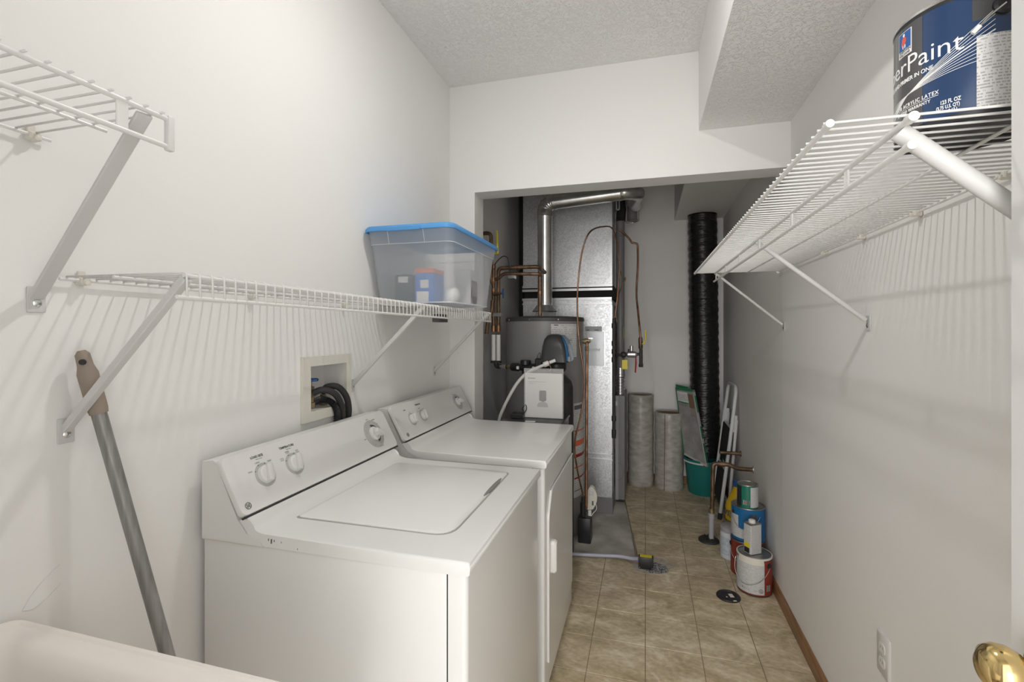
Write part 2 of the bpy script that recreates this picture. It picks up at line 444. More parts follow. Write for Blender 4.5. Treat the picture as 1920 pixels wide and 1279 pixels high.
pad = [(XL, 2.93), (-.04, 2.93)]+[(bx(y), y) for y in (3.1, 3.3, 3.6, 3.84, 4.2, YB)]+[(XL, YB)]
obj('bare_concrete', prism(bmesh.new(), pad, 'Z', -.0022, -.0008), 'concrete', fl)
# curling cut edge of the vinyl
obj('vinyl_edge', T([(bx(y), y, .001) for y in (2.93, 3.05, 3.2, 3.4, 3.6, 3.84, 4.1)], .0035, 6), 'grout', fl)

# left wall with the recess for the laundry box
wl = bmesh.new(); X0, X1 = XL-.16, XL
LY0, LY1, LZ0, LZ1 = 1.318, 1.518, 1.098, 1.253
box(wl, X0, X1, -.17, LY0, 0, ZC); box(wl, X0, X1, LY1, YH, 0, ZC); box(wl, X0, X1, LY0, LY1, 0, LZ0); box(wl, X0, X1, LY0, LY1, LZ1, ZC)
box(wl, X0, X0+.05, LY0, LY1, LZ0, LZ1)
wlo = struct('wall_left', wl, 'wall_paint')
mat('scuff', (.74, .725, .70), .8)
obj('scuff_mark', T(smooth_path([(X1+.0004, .578, .873), (X1+.0004, .592, .868), (X1+.0004, .612, .876), (X1+.0004, .636, .893)], 4), .0007, 4), 'scuff', wlo)
obj('scuff_mark', T(smooth_path([(X1+.0004, .578, .874), (X1+.0004, .590, .893), (X1+.0004, .612, .915), (X1+.0004, .634, .929)], 4), .0006, 4), 'scuff', wlo)
struct('wall_left_rear', B(X0, X1, YH, YB, 0, ZC), 'utility_paint')
wr = bmesh.new(); box(wr, XR, XR+.12, -.17, YH+.143, 0, ZC)
struct('wall_right', wr, 'wall_paint')
struct('wall_right_rear', B(XR, XR+.12, YH+.143, YB, 0, ZC), 'utility_paint')
struct('wall_back', B(XL-.16, XR+.12, YB, YB+.12, 0, ZC), 'utility_paint')
hd = bmesh.new(); ZH = 2.132
prism(hd, [(XL, 0), (-.914, 0), (-.914, ZH), (XR, ZH), (XR, ZC), (XL, ZC)], 'Y', YH, YH+.143)
struct('wall_partition', hd, 'wall_paint')
wf = bmesh.new(); prism(wf, [(XL-.16, 0), (-.36, 0), (-.36, 2.06), (.49, 2.06), (.49, 0), (XR+.12, 0), (XR+.12, ZC), (XL-.16, ZC)], 'Y', -.17, -.05)
struct('wall_front', wf, 'wall_paint')
struct('ceiling', B(XL-.16, XR+.12, -.17, YB+.12, ZC, ZC+.1), 'ceiling_stipple')
ZS = 2.345
sf = bmesh.new(); box(sf, .252, XR, -.05, YH, ZS+.002, ZC); struct('ceiling_soffit', sf, 'wall_paint')
struct('ceiling_soffit_underside', B(.252, XR, -.05, YH, ZS, ZS+.002), 'ceiling_stipple')
struct('ceiling_soffit_rear', B(.252, XR, YH+.143, YB, ZS, ZC), 'utility_paint')
def bboard(pts): return pts
struct('baseboard_right', prism(bmesh.new(), [(XR, 0), (XR-.014, 0), (XR-.014, .048), (XR-.009, .058), (XR-.005, .062), (XR, .062)], 'Y', -.05, YB), 'oak')
struct('baseboard_back', prism(bmesh.new(), [(YB, 0), (YB-.014, 0), (YB-.014, .048), (YB-.009, .058), (YB-.005, .062), (YB, .062)], 'X', XL, XR-.015), 'oak')
struct('baseboard_left', prism(bmesh.new(), [(XL, 0), (XL+.014, 0), (XL+.014, .048), (XL+.009, .058), (XL+.005, .062), (XL, .062)], 'Y', -.05, YH), 'oak')
# door, opened against the near end of the right shelf
dr = bmesh.new(); box(dr, .440, .475, -.02, .742, .012, 2.03, .002, 1)
door = struct('door_1', dr, 'trim_paint')
kn = LD((.4395, .678, .981), (-1, 0, 0), [(0, -.002), (.032, -.002), (.033, .003), (.029, .008), (.014, .010), (.011, .020), (.013, .024), (.021, .028), (.0265, .038), (.0275, .048), (.024, .058), (.015, .0645), (0, .0665)], 32)
k = obj('door_knob', kn, 'brass', door, True)
struct('trim_1', B(-.40, -.36, -.185, -.04, 0, 2.10), 'trim_paint')
# ceiling lamp that lights the room (above the frame)
LX, LY = -.33, 1.17
lamp = thing('ceiling_light', (LX, LY, ZC), 'small round downlight on the ceiling above the washer, just out of the picture', 'lamp')
obj('base', LA(LX, LY, [(0, ZC), (.075, ZC), (.075, ZC-.045), (.060, ZC-.060), (.045, ZC-.060), (.041, ZC-.052), (0, ZC-.052)], 32), 'white_plastic', lamp, True)
mat('lamp_glass', (1., .98, .95), .3, emit=LAMP_STRENGTH)
obj('lens', LA(LX, LY, [(0, ZC-.0525), (.040, ZC-.0525), (.040, ZC-.060), (.030, ZC-.068), (.015, ZC-.072), (0, ZC-.073)], 24), 'lamp_glass', lamp, True)

# ================================================================== WASHER AND DRYER
CA = Vector((-.905, 0, .930)); CB = Vector((-.978, 0, 1.062)); CU = (CB-CA).normalized(); CN = Vector((CU.z, 0, -CU.x))
def on_panel(y, s, h=0.): return CA+Vector((0, y, 0))+CU*s+CN*h
def panel_fn(y, s, h=.0): return lambda a, b, c: on_panel(y+a, s+b, h+c)
def disc_on(y, s, r, h0, h1, seg=28, r2=None): return LD(on_panel(y, s, h0), CN, [(0, 0), (r, 0), (r2 or r, h1-h0), (0, h1-h0)], seg)
def machine(kind, y0, label):
    w = .683; y1 = y0+w
    root = thing('washing_machine' if kind == 'washer' else 'clothes_dryer', (-.69, (y0+y1)/2, 0), label, 'washing machine' if kind == 'washer' else 'dryer')
    yb0, yb1 = y0+.007, y1-.005
    obj('cabinet', B(-1.04, -.3985, yb0, yb1, .02, .864, .003, 2), 'white_enamel', root, True)
    obj('panel_gap_shade', B(-.3985, -.3948, yb0+.0012, yb1-.0012, .025, .8635), 'dark_seam', root)  # dark filler strip, stands in for the shade inside the panel gap
    for sx in (-1.0, -.42):
        for sy in (yb0+.05, yb1-.05):
            obj('foot', LA(sx, sy, [(0, 0), (.022, 0), (.022, .012), (.01, .014), (.01, .03), (0, .03)], 16), 'black_rubber', root, True)
    # front panel with rounded vertical edges
    fp = bmesh.new(); n = 5; r = .012; out = [(-.395, yb0-.001), ]
    for kk in range(n+1): out.append((-.353-r+r*math.sin(PI/2*kk/n), yb0-.001+r-r*math.cos(PI/2*kk/n)))
    for kk in range(n+1): out.append((-.353-r+r*math.cos(PI/2*kk/n), yb1+.001-r+r*math.sin(PI/2*kk/n)))
    out.append((-.395, yb1+.001))
    prism(fp, out, 'Z', .03, .863); obj('front_panel', fp, 'white_enamel', root, True)
    # deck: flat top, curving up into the console
    prof = [(-.352, .866), (-.345, .870), (-.345, .888), (-.347, .893), (-.352, .895)]
    for kk in range(9):
        t = kk/8; a = Vector((-.845, .895)); b = Vector((-.892, .895)); c = Vector((-.903, .9268)); p = a*(1-t)**2+b*2*t*(1-t)+c*t*t; prof.append((p.x, p.y))
    prof += [(-.925, .920), (-.900, .890), (-.862, .873), (-.857, .866)]
    dk = bmesh.new()
    if kind == 'washer':
        # deck ring around the lid recess: build as strips
        pass
    prism(dk, prof, 'Y', y0, y1)
    sel = [e for e in dk.edges if abs(e.verts[0].co.y-e.verts[1].co.y) < 1e-6 and min(e.verts[0].co.z, e.verts[1].co.z) > .884 and max(e.verts[0].co.x, e.verts[1].co.x) > -.91 and (min(v.co.x for v in e.verts) > -.905)]
    bmesh.ops.bevel(dk, geom=sel, offset=.006, segments=3, affect='EDGES', profile=.5, clamp_overlap=True)
    deck = obj('deck', dk, 'white_enamel', root, True)
    if kind == 'washer':
        L = [(-.850, y0+.107), (-.860, y0+.612), (-.437, y0+.612), (-.437, y0+.455), (-.421, y0+.30), (-.421, y0+.20), (-.437, y0+.112)]
        L = [(-.852, y0+.105), (-.852, y0+.608), (-.437, y0+.612), (-.434, y0+.108)]
        def rounded(P, r, n=5):
            out = []
            for i in range(len(P)):
                a, b, c = Vector(P[i-1]), Vector(P[i]), Vector(P[(i+1) % len(P)]); d1 = (a-b).normalized(); d2 = (c-b).normalized()
                rr = r[i] if isinstance(r, (list, tuple)) else r
                for kk in range(n+1):
                    t = kk/n; q = (b+d1*rr)*(1-t)**2+b*2*t*(1-t)+(b+d2*rr)*t*t; out.append((q.x, q.y))
            return out
        rad = [.018, .018, .03, .055]
        cx, cy = -.643, y0+.36
        outer = rounded([(cx+(p[0]-cx)*1.022, cy+(p[1]-cy)*1.018) for p in L], rad)
        inner = rounded(L, rad)
        gq = bmesh.new(); loft(gq, [[(p[0], p[1], .8951) for p in outer], [(p[0], p[1], .8954) for p in outer]])
        obj('lid_gap_shade', gq, 'gap_shade_grey', deck)  # grey plate under the lid, shade of the gap put into its colour
        ld = bmesh.new(); sh = rounded([(cx+(p[0]-cx)*.985, cy+(p[1]-cy)*.988) for p in L], rad)
        loft(ld, [[(p[0], p[1], .8954) for p in inner], [(p[0], p[1], .8975) for p in inner], [(p[0], p[1], .8995) for p in sh]])
        lid = obj('lid', ld, 'white_enamel', root, True)
        gr = bmesh.new()
        ov = [(-.4405+.006*math.sin(t)*1.0, y0+.45+.085*math.cos(t)) for t in [PI*2*q/20 for q in range(20)]]
        prism(gr, ov, 'Z', .8955, .9003); obj('finger_notch', gr, 'heater_grey', lid)
    else:
        # door panel on the front
        dp = bmesh.new(); P = [(y0+.055, .13), (y0+.055, .675), (y0+.105, .755), (y1-.03, .755), (y1-.03, .13)]
        prism(dp, P, 'X', -.3525, -.347); obj('door', dp, 'white_enamel', root, True)
        rim = bmesh.new(); tube(rim, round_path([(-.3475, y0+.055, .13), (-.3475, y0+.055, .675), (-.3475, y0+.115, .757), (-.3475, y1-.03, .757)], .03), .0035, 8)
        dd = obj('door_rim', rim, 'white_plastic', root, True)
        hb = bmesh.new(); hp = rrect(.018, .062, .012)
        loft(hb, [[(-.347, y0+.115+p[0], .50+p[1]) for p in hp], [(-.334, y0+.115+p[0], .50+p[1]) for p in hp], [(-.326, y0+.115+p[0]*.7, .50+p[1]*.9) for p in hp]])
        obj('handle', hb, 'white_plastic', root, True)
    # console housing (profile in x,z)
    c0, c1 = y0-.008, y1+.035
    if kind != 'washer': c0, c1 = y0-.004, y1+.055
    hs = bmesh.new(); prism(hs, [(-1.036, .867), (-.858, .867), (-.866, .876), (-.905, .893), (-.928, .920), (-.994, 1.052), (-1.003, 1.056), (-1.036, 1.052)], 'Y', c0+.006, c1-.006)
    obj('console_housing', hs, 'white_plastic', root, True)
    # control panel slab
    cp = bmesh.new(); w2 = (c1-c0)/2; hh = .0755; ym = (c0+c1)/2
    pr = rrect(w2, hh, .016)
    loft(cp, [[tuple(on_panel(ym+p[0], hh+.001+p[1], -.013)) for p in pr], [tuple(on_panel(ym+p[0], hh+.001+p[1], -.003)) for p in pr], [tuple(on_panel(ym+p[0]*.996, hh+.001+p[1]*.97, 0)) for p in pr]])
    panel = obj('control_panel', cp, 'white_plastic', root, True)
    sm = bmesh.new(); boxm(sm, (w2*2-.01, .004, .012), frame_mtx(on_panel(ym, -.001, -.006), (0, 1, 0), CN)); obj('panel_seam', sm, 'dark_seam', root)
    obj('foot_strip', B(-1.041, -.86, y0+.003, y0+.012, .862, .872), 'cream_plastic', root)
    # controls
    if kind == 'washer': ks = [(y0+.099, .078, .024), (y0+.205, .077, .024)]; dial = (y0+.606, .075)
    else: ks = [(y0+.120, .074, .021), (y0+.219, .073, .021)]; dial = (y0+.618, .074)
    for q, (ky, s, r) in enumerate(ks):
        obj('knob_ring', disc_on(ky, s, r*1.32, .0002, .0009, 36), 'panel_grey', panel)
        kb = disc_on(ky, s, r, .001, .010, 32, r*.94); lathe_dir(kb, on_panel(ky, s, .010), CN, [(r*.94, 0), (r*.8, .003), (0, .0035)], 32)
        kk = obj('control_knob', kb, 'white_plastic', root, True)
        ang = -.35 if kind == 'washer' else -.3
        ax = (Vector((0, 1, 0))*math.sin(ang)*-1+CU*math.cos(ang)).normalized()
        gb = bmesh.new(); boxm(gb, (r*1.9, r*.62, .014), frame_mtx(on_panel(ky, s, .016), ax, CN), .003, seg=2)
        obj('grip', gb, 'white_plastic', kk, True)
        if kind == 'washer':
            for an in (150, 112, 70):
                a = math.radians(an); d = disc_on(ky+math.cos(a)*r*1.25, s+math.sin(a)*r*1.25, .0016, .001, .0014, 8); obj('mark', d, 'ink', panel)
    dy, ds = dial; R = .043 if kind == 'washer' else .036
    obj('dial_ring', disc_on(dy, ds, R*1.22, .0002, .0007, 48), 'panel_grey', panel)
    dm = bmesh.new()
    for a0, a1 in ((35, 95), (-75, -15)) if kind == 'washer' else ((50, 110),):
        pts = []
        n = 12
        ro, ri = R*.80, R*.52
        lo = [on_panel(dy+ro*math.cos(math.radians(a0+(a1-a0)*i/n)), ds+ro*math.sin(math.radians(a0+(a1-a0)*i/n)), .0012) for i in range(n+1)]
        li = [on_panel(dy+ri*math.cos(math.radians(a0+(a1-a0)*i/n)), ds+ri*math.sin(math.radians(a0+(a1-a0)*i/n)), .0012) for i in range(n+1)]
        vo_ = [dm.verts.new(p) for p in lo]; vi_ = [dm.verts.new(p) for p in li]
        for i in range(n): dm.faces.new((vi_[i], vo_[i], vo_[i+1], vi_[i+1]))
    obj('dial_marking', dm, 'dial_dark', panel)
    tk = bmesh.new()
    for i in range(30):
        a = 2*PI*i/30
        if i % 3 == 0: continue
        m_ = frame_mtx(on_panel(dy+R*1.0*math.cos(a), ds+R*1.0*math.sin(a), .001), Vector((0, 1, 0))*math.cos(a)+CU*math.sin(a), CN); boxm(tk, (.004, .0008, .0004), m_)
    obj('dial_ticks', tk, 'ink_light', panel)['kind'] = 'stuff'
    kb = LD(on_panel(dy, ds, .0013), CN, [(0, 0), (R*.60, 0), (R*.58, .006), (R*.52, .008), (R*.30, .009), (R*.28, .020), (R*.24, .026), (0, .027)], 36)
    dk_ = obj('timer_dial', kb, 'white_plastic', root, True)
    gb = bmesh.new(); ax = (Vector((0, 1, 0))*.85+CU*-.5).normalized(); boxm(gb, (R*.95, R*.42, .02), frame_mtx(on_panel(dy+.004, ds-.002, .020), ax, CN), .005, seg=3)
    obj('grip', gb, 'white_plastic', dk_, True)
    # print
    tx = bmesh.new(); sc = 1.
    def tt(s, y, ss, size, bold=.00008, bmx=tx): text_bm(s, size, .0002, bold, 0, 1., 'CENTER', panel_fn(y, ss, .0006), bmx)
    lt = bmesh.new()
    if kind == 'washer':
        tt('TEMPERATURE', ks[1][0]-.004, .127, .0085, .0002); l2 = bmesh.new(); tt('LOAD SIZE', ks[0][0]-.004, .127, .0085, .0002, l2); obj('printed_word', l2, 'ink', panel)
        tt('Water Saver', ks[0][0], .121, .0042, 0, lt); tt('Wash Rinse', ks[1][0], .121, .0042, 0, lt)
        for s, y, ss in (('SMALL', ks[0][0]-.040, .095), ('LARGE', ks[0][0]-.010, .112), ('SUPER', ks[0][0]+.028, .107), ('COLD', ks[1][0]-.037, .100), ('COLD', ks[1][0]-.037, .095), ('WARM', ks[1][0]-.010, .114), ('COLD', ks[1][0]-.010, .110), ('HOT', ks[1][0]+.026, .109), ('COLD', ks[1][0]+.026, .104)):
            tt(s, y, ss, .0048, .00004, lt)
        for s, y, ss in (('OFF', dy-.038, ds+.008), ('HEAVY', dy-.004, ds+.055), ('NORMAL', dy+.030, ds+.048), ('SPIN', dy+.042, ds+.030), ('RINSE', dy-.062, ds-.010), ('LIGHT', dy-.020, ds-.043), ('PERM PRESS', dy+.012, ds-.052)):
            tt(s, y, ss, .0048, .00004, lt)
    else:
        l2 = bmesh.new(); tt('START', ks[0][0]-.03, .118, .0062, .0001, l2); obj('printed_word', l2, 'ink', panel); tt('TEMPERATURE', ks[1][0]-.006, .124, .0072, .0002)
        for s, y, ss in (('OFF', ks[0][0], .103), ('LOW', ks[1][0]-.032, .094), ('MEDIUM', ks[1][0]-.008, .107), ('HIGH', ks[1][0]+.024, .100), ('AUTO', dy-.046, ds), ('TIMED', dy-.035, ds-.02), ('DRY', dy+.052, ds-.004), ('OFF', dy+.03, ds+.045), ('COTTONS', dy-.02, ds+.044)):
            tt(s, y, ss, .0045, .00004, lt)
    obj('printed_word', tx, 'ink', panel); obj('small_print', lt, 'ink_light', panel)['kind'] = 'stuff'
    # round monogram badge
    ly = y0+(.016 if kind == 'washer' else .032); ls = .022
    bd = bmesh.new(); ring = [on_panel(ly+.0078*math.cos(2*PI*i/32), ls+.0078*math.sin(2*PI*i/32), .0008) for i in range(33)]
    tube(bd, ring, .0007, 6, caps=False)
    for i in range(4):
        a = PI/4+i*PI/2; rg = [on_panel(ly+.0058*math.cos(a)+.0018*math.cos(2*PI*q/12), ls+.0058*math.sin(a)+.0018*math.sin(2*PI*q/12), .0008) for q in range(13)]; tube(bd, rg, .0004, 5, caps=False)
    text_bm('GE', .0078, .0003, .0001, .25, .85, 'CENTER', panel_fn(ly, ls-.0027, .0006), bd)
    obj('badge', bd, 'ink', panel)
    return root
machine('washer', .9105, 'white top-loading washing machine nearest the camera, with a lid and slanted control panel')
machine('dryer', 1.690, 'white clothes dryer with a front door, standing beyond the washer by the partition wall')
# paint chips on the washer's deck edge
ch = bmesh.new()
for x, z, s in ((-.842, .884, .003), (-.834, .881, .006), (-.826, .883, .003), (-.806, .882, .002), (-.762, .872, .002)):
    prism(ch, [(x-s*.3, z-s), (x+s*.3, z-s*.8), (x+s*.4, z+s), (x-s*.2, z+s*.8)], 'Y', .9099, .9104)
wm = bpy.data.objects['washing_machine']
obj('chipped_spots', ch, 'ink', wm)

# ================================================================== LAUNDRY BOX
lb = thing('laundry_valve_box', (XL+.0, 1.414, 1.069), 'cream plastic laundry valve box set into the wall above the washer', 'valve box')
fr = bmesh.new(); y0, y1, z0, z1 = 1.284, 1.543, 1.069, 1.281; iy0, iy1, iz0, iz1 = 1.321, 1.514, 1.102, 1.25
box(fr, XL+.0005, XL+.011, y0, iy0, z0, z1); box(fr, XL+.0005, XL+.011, iy1, y1, z0, z1); box(fr, XL+.0005, XL+.011, iy0, iy1, z0, iz0); box(fr, XL+.0005, XL+.011, iy0, iy1, iz1, z1)
obj('frame', fr, 'cream_plastic', lb)
rc = bmesh.new(); D = .085
box(rc, XL-D, XL+.0004, iy0-.002, iy0, iz0, iz1); box(rc, XL-D, XL+.0004, iy1, iy1+.002, iz0, iz1); box(rc, XL-D, XL+.0004, iy0, iy1, iz0-.003, iz0); box(rc, XL-D, XL+.0004, iy0, iy1, iz1, iz1+.002); box(rc, XL-D-.003, XL-D, iy0, iy1, iz0, iz1)
obj('recess', rc, 'white_plastic', lb)
for q, yv in enumerate((1.378, 1.455)):
    xv = XL-.035
    if q: xv = XL-.045
    zt_ = [(0, 1.103), (.016, 1.103), (.016, 1.122), (.011, 1.124), (.011, 1.14), (.017, 1.142), (.017, 1.162), (.012, 1.164), (.012, 1.176), (.004, 1.178), (.004, 1.197), (0, 1.197)]
    v = obj('valve', LA(xv, yv, zt_ if q == 0 else zt_[:5]+[(0, 1.14)], 6), 'brass_dull', lb)
    if q: continue
    hw = bmesh.new(); path = [(xv+.021*math.cos(t)*(1+.12*math.cos(5*t)), yv+.021*math.sin(t)*(1+.12*math.cos(5*t)), 1.199) for t in [2*PI*i/30 for i in range(31)]]
    tube(hw, path, .0045, 8, caps=False); boxm(hw, (.04, .006, .005), Matrix.Translation((xv, yv, 1.199))); boxm(hw, (.006, .04, .005), Matrix.Translation((xv, yv, 1.199)))
    obj('handwheel', hw, 'valve_blue', v, True)
def hose(pts, r, m, label, name='hose', cat='hose', n=8):
    o = obj(name, T(smooth_path(pts, n), r, 14), m, None, True); return tag(o, label, cat)
hose([(XL-.018, 1.366, 1.156), (-1.058, 1.385, 1.166), (-1.038, 1.418, 1.152), (-1.038, 1.452, 1.118), (-1.044, 1.476, 1.074), (-1.0517, 1.484, 1.035), (-1.0518, 1.485, .98), (-1.0518, 1.485, .90)], .0112, 'black_rubber', 'black rubber fill hose nearest the camera, leaving the valve box')
hose([(XL-.032, 1.435, 1.150), (-1.075, 1.432, 1.170), (-1.048, 1.455, 1.168), (-1.038, 1.488, 1.132), (-1.042, 1.511, 1.082), (-1.0515, 1.519, 1.035), (-1.0518, 1.520, .98), (-1.0518, 1.520, .90)], .0112, 'black_rubber', 'black rubber fill hose on the far side of the other hose, behind the washer')
# corrugated drain hose
cr = bmesh.new(); pth = smooth_path([(XL-.050, 1.418, 1.118), (XL-.020, 1.418, 1.128), (XL+.010, 1.430, 1.116), (XL+.020, 1.444, 1.085), (XL+.0135, 1.455, 1.045), (XL+.0135, 1.457, .93)], 16)
tube(cr, pth, [.0128 if i % 2 else .0100 for i in range(len(pth))], 12)
tag(obj('drain_hose', cr, 'black_plastic', None), 'corrugated black drain hose dropping out of the valve box', 'hose')

# ================================================================== WIRE SHELVES
def wire_mesh(name, pts, r=.0019, seg=6):
    bm = T(pts, r, seg); me = bpy.data.meshes.new(name); bm.to_mesh(me); bm.free(); me.materials.append(M('wire_white'))
    for p in me.polygons: p.use_smooth = True
    return me
def bracket(root, foot, top, w=.022, th=.006, round_r=0, sx=1, name='bracket'):
    """foot on the wall, arm up to the front rail"""
    f = Vector(foot); t = Vector(top); d = (t-f).normalized(); bm = bmesh.new()
    if round_r: tube(bm, [f+d*.012, t], round_r, 16)
    else:
        side = Vector((0, 1, 0)); nrm = d.cross(side)
        boxm(bm, ((t-f).length, w, th), frame_mtx((f+t)/2, d, nrm), .0015)
    x = f.x
    box(bm, min(x, x+sx*.003), max(x, x+sx*.003), f.y-.014, f.y+.014, f.z-.025, f.z+.022, .001, 1)
    br = obj(name, bm, 'strap_white', root, bool(round_r))
    obj('screw', LD((x+sx*.003, f.y, f.z-.008), (sx, 0, 0), [(0, 0), (.007, 0), (.007, .002), (.004, .004), (0, .0045)], 12), 'chrome', br, True)
def wall_clip(root, x, y, z, sx):
    bm = bmesh.new(); a, b = sorted((x, x+sx*.018))
    box(bm, a, b, y-.009, y+.009, z-.008, z+.006, .002, 1); box(bm, min(x, x+sx*.005), max(x, x+sx*.005), y-.006, y+.006, z+.006, z+.020, .001, 1)
    lathe_dir(bm, (x+sx*.004, y, z-.004), (sx, 0, 0), [(0, 0), (.005, 0), (.005, .018), (0, .019)], 10)
    c = obj('wall_clip', bm, 'cream_plastic', root)
# lower left shelf
z0 = 1.470
sl = thing('wire_shelf', (XL+.012, 1.45, z0), 'long white wire shelf on the left wall, holding the blue-lidded bin', 'shelf')
ZF = lambda y: 1.4675-(y-.64)*.0075
XF = -.7655; XB = XL+.012
ya, yb = .626, 2.315
obj('back_rail', T([(XB, ya, z0-.003), (XB, yb, z0-.003)], .0032, 8), 'wire_white', sl, True)
obj('middle_rail', T([(-.915, ya, z0-.004), (-.915, yb, z0-.011)], .0032, 8), 'wire_white', sl, True)
obj('front_rail', T([(XF, ya+.010, ZF(ya)-.002), (XF, yb, ZF(yb)-.002)], .0036, 8), 'wire_white', sl, True)
obj('lip_rail', T([(XF+.004, ya-.006, ZF(ya)-.040), (XF+.004, yb, ZF(yb)-.044)], .0036, 8), 'wire_white', sl, True)
lme = wire_mesh('wire', round_path([(0, 0, 0), (XF-XB+.004, 0, 0), (XF-XB+.006, 0, -.042)], .005, 3))
y = .638; rl = wloc(sl)
while y < yb:
    o = bpy.data.objects.new('wire', lme); COL.objects.link(o); o.parent = sl; o.location = Vector((XB, y, z0+.002))-rl
    o.rotation_euler.y = math.atan2(z0+.002-(ZF(y)+.0025), XF-XB); y += .0254
for yy, zz in ((.643, 1.181), (1.563, 1.162), (2.285, 1.154)):
    bracket(sl, (XL+.0005, yy, zz), (XF-.002, yy, ZF(yy)-.006), .016 if yy < 1 else .014, .014)
for yy in (.667, 1.085, 1.50): wall_clip(sl, XL+.001, yy, z0-.004, 1)
wall_clip(sl, XL+.001, 2.25, z0-.006, 1)
obj('dark_label_clip', B(-.80, -.772, 1.70, 1.79, 1.400, 1.432, .002, 1), 'heater_dark', sl)
# upper left shelf (shelf-and-rod type), mostly outside the frame
z0 = 1.722; XF = -.757
su = thing('wire_shelf', (XL+.012, .2, z0), 'white wire shelf end high on the left, cut off by the picture edge', 'shelf')
ya, yb = -.03, .600
obj('back_rail', T([(XB, ya, z0-.003), (XB, yb+.013, z0-.003)], .0032, 8), 'wire_white', su, True)
obj('middle_rail', T([(-.905, ya, z0-.004), (-.905, yb+.008, z0-.004)], .0032, 8), 'wire_white', su, True)
obj('front_rail', T([(XF, ya, z0-.004), (XF, yb, z0-.004)], .0042, 10), 'wire_white', su, True)
obj('lip_rail', T([(XF, ya, z0-.049), (XF, yb, z0-.049)], .0042, 10), 'wire_white', su, True)
ume = wire_mesh('wire', [(0, 0, 0), (XF-XB+.008, 0, 0)])
y = .5885; ru = wloc(su)
while y > ya:
    o = bpy.data.objects.new('wire', ume); COL.objects.link(o); o.parent = su; o.location = Vector((XB, y, z0+.001))-ru; y -= .0254
for yy in (.530, .225): obj('lip_tab', B(XF-.002, XF+.002, yy-.0085, yy+.0085, z0-.049, z0-.006, .001, 1), 'wire_white', su)
obj('end_cap', B(XF-.006, XF+.006, yb-.002, yb+.010, z0-.056, z0+.002, .003, 2), 'white_plastic', su, True)
bracket(su, (XL+.0005, .597, 1.428), (XF-.003, .566, z0-.010), .024, .007)
wall_clip(su, XL+.001, .588, z0-.004, 1)
# right shelf
z0 = 1.663; XB2 = XR-.012; XF2 = .249; XM = .346
sr = thing('wire_shelf', (XR-.012, 1.7, z0), 'long white wire shelf on the right wall, under the large paint can', 'shelf')
ya, yb = .765, 2.655
obj('back_rail', T([(XB2, ya, z0-.003), (XB2, yb, z0-.003)], .0032, 8), 'wire_white', sr, True)
obj('middle_rail', T([(.497, ya+.0, z0-.004), (.497, yb, z0-.004)], .003, 8), 'wire_white', sr, True)
obj('front_rail', T([(XF2, ya, z0-.002), (XF2, yb, z0-.002)], .0042, 8), 'wire_white', sr, True)
obj('hanging_rail', T([(XM, ya-.004, z0-.005), (XM, yb-.01, z0-.005)], .005, 10), 'wire_white', sr, True)
obj('lip_rail', T([(XM-.002, ya-.004, z0-.043), (XM-.002, yb+.01, z0-.043)], .005, 10), 'wire_white', sr, True)
for xx, yy, zz, rr in ((XF2, ya, z0-.002, .0058), (XM, ya-.004, z0-.005, .0068), (XM-.002, ya-.004, z0-.043, .0062)):
    obj('rail_cap', T([(xx, yy-.004, zz), (xx, yy+.010, zz)], rr, 12), 'white_plastic', sr, True)
rme = wire_mesh('wire', [(0, 0, 0), (XF2-XB2-.006, 0, 0)])
y = ya+.004; rr_ = wloc(sr)
while y < yb:
    o = bpy.data.objects.new('wire', rme); COL.objects.link(o); o.parent = sr; o.location = Vector((XB2, y, z0+.001))-rr_; y += .0254
for yy in (.975, 1.305, 1.65, 1.98, 2.30, 2.60):
    obj('lip_tab', B(XM-.003, XM+.001, yy-.009, yy+.009, z0-.043, z0-.008, .001, 1), 'wire_white', sr)
bracket(sr, (XR-.0005, .793, 1.375), (XM-.002, .793, z0-.012), round_r=.0125, sx=-1)
bracket(sr, (XR-.0005, 1.684, 1.392), (XM-.002, 1.684, z0-.010), round_r=.0068, sx=-1)
bracket(sr, (XR-.0005, 2.598, 1.387), (XM-.002, 2.598, z0-.010), round_r=.0062, sx=-1)
for yy in (1.095, 1.40, 1.711, 2.027): wall_clip(sr, XR-.001, yy, z0-.004, -1)
obj('end_clip', LD((XR-.016, 2.650, z0-.004), (0, 1, 0), [(0, 0), (.008, 0), (.008, .014), (0, .015)], 12), 'white_plastic', sr, True)

# ================================================================== LARGE PAINT CAN
cx, cy, R = .470, .889, .083; z0 = 1.6665; z1 = 1.846
pc = thing('paint_can', (cx, cy, z0), 'large blue and grey paint can on the right wire shelf beside the door', 'paint can')
obj('can_body', LA(cx, cy, [(0, z0+.008), (.074, z0+.008), (.078, z0), (R, z0+.002), (R, z1-.004), (R+.0015, z1-.002), (R+.0015, z1), (R-.004, z1+.001), (R-.006, z1-.006), (0, z1-.006)], 64), 'can_dark', pc, True)
obj('rim', LA(cx, cy, [(R-.002, z1-.002), (R+.0022, z1-.001), (R+.0022, z1+.0025), (R-.003, z1+.0025), (R-.002, z1-.002)], 64), 'chrome', pc, True)
lab = obj('wrapped_label', patch(cx, cy, R+.0002, -215, -66, z0+.012, z1-.006, 48, .0004), 'can_gloss', pc, True)
obj('label_grey_field', patch(cx, cy, R+.0007, -215, -150, z0+.012, z1-.006, 24, .0003), 'can_gloss_grey', lab, True)
obj('label_blue_swash', patch(cx, cy, R+.0007, -112, -66, z1-.045, z1-.006, 14, .0003), 'can_gloss_grey', lab, True)
obj('label_white_panel', patch(cx, cy, R+.0008, -109, -66, 1.678, 1.779, 16, .0004), 'label_print', lab, True)
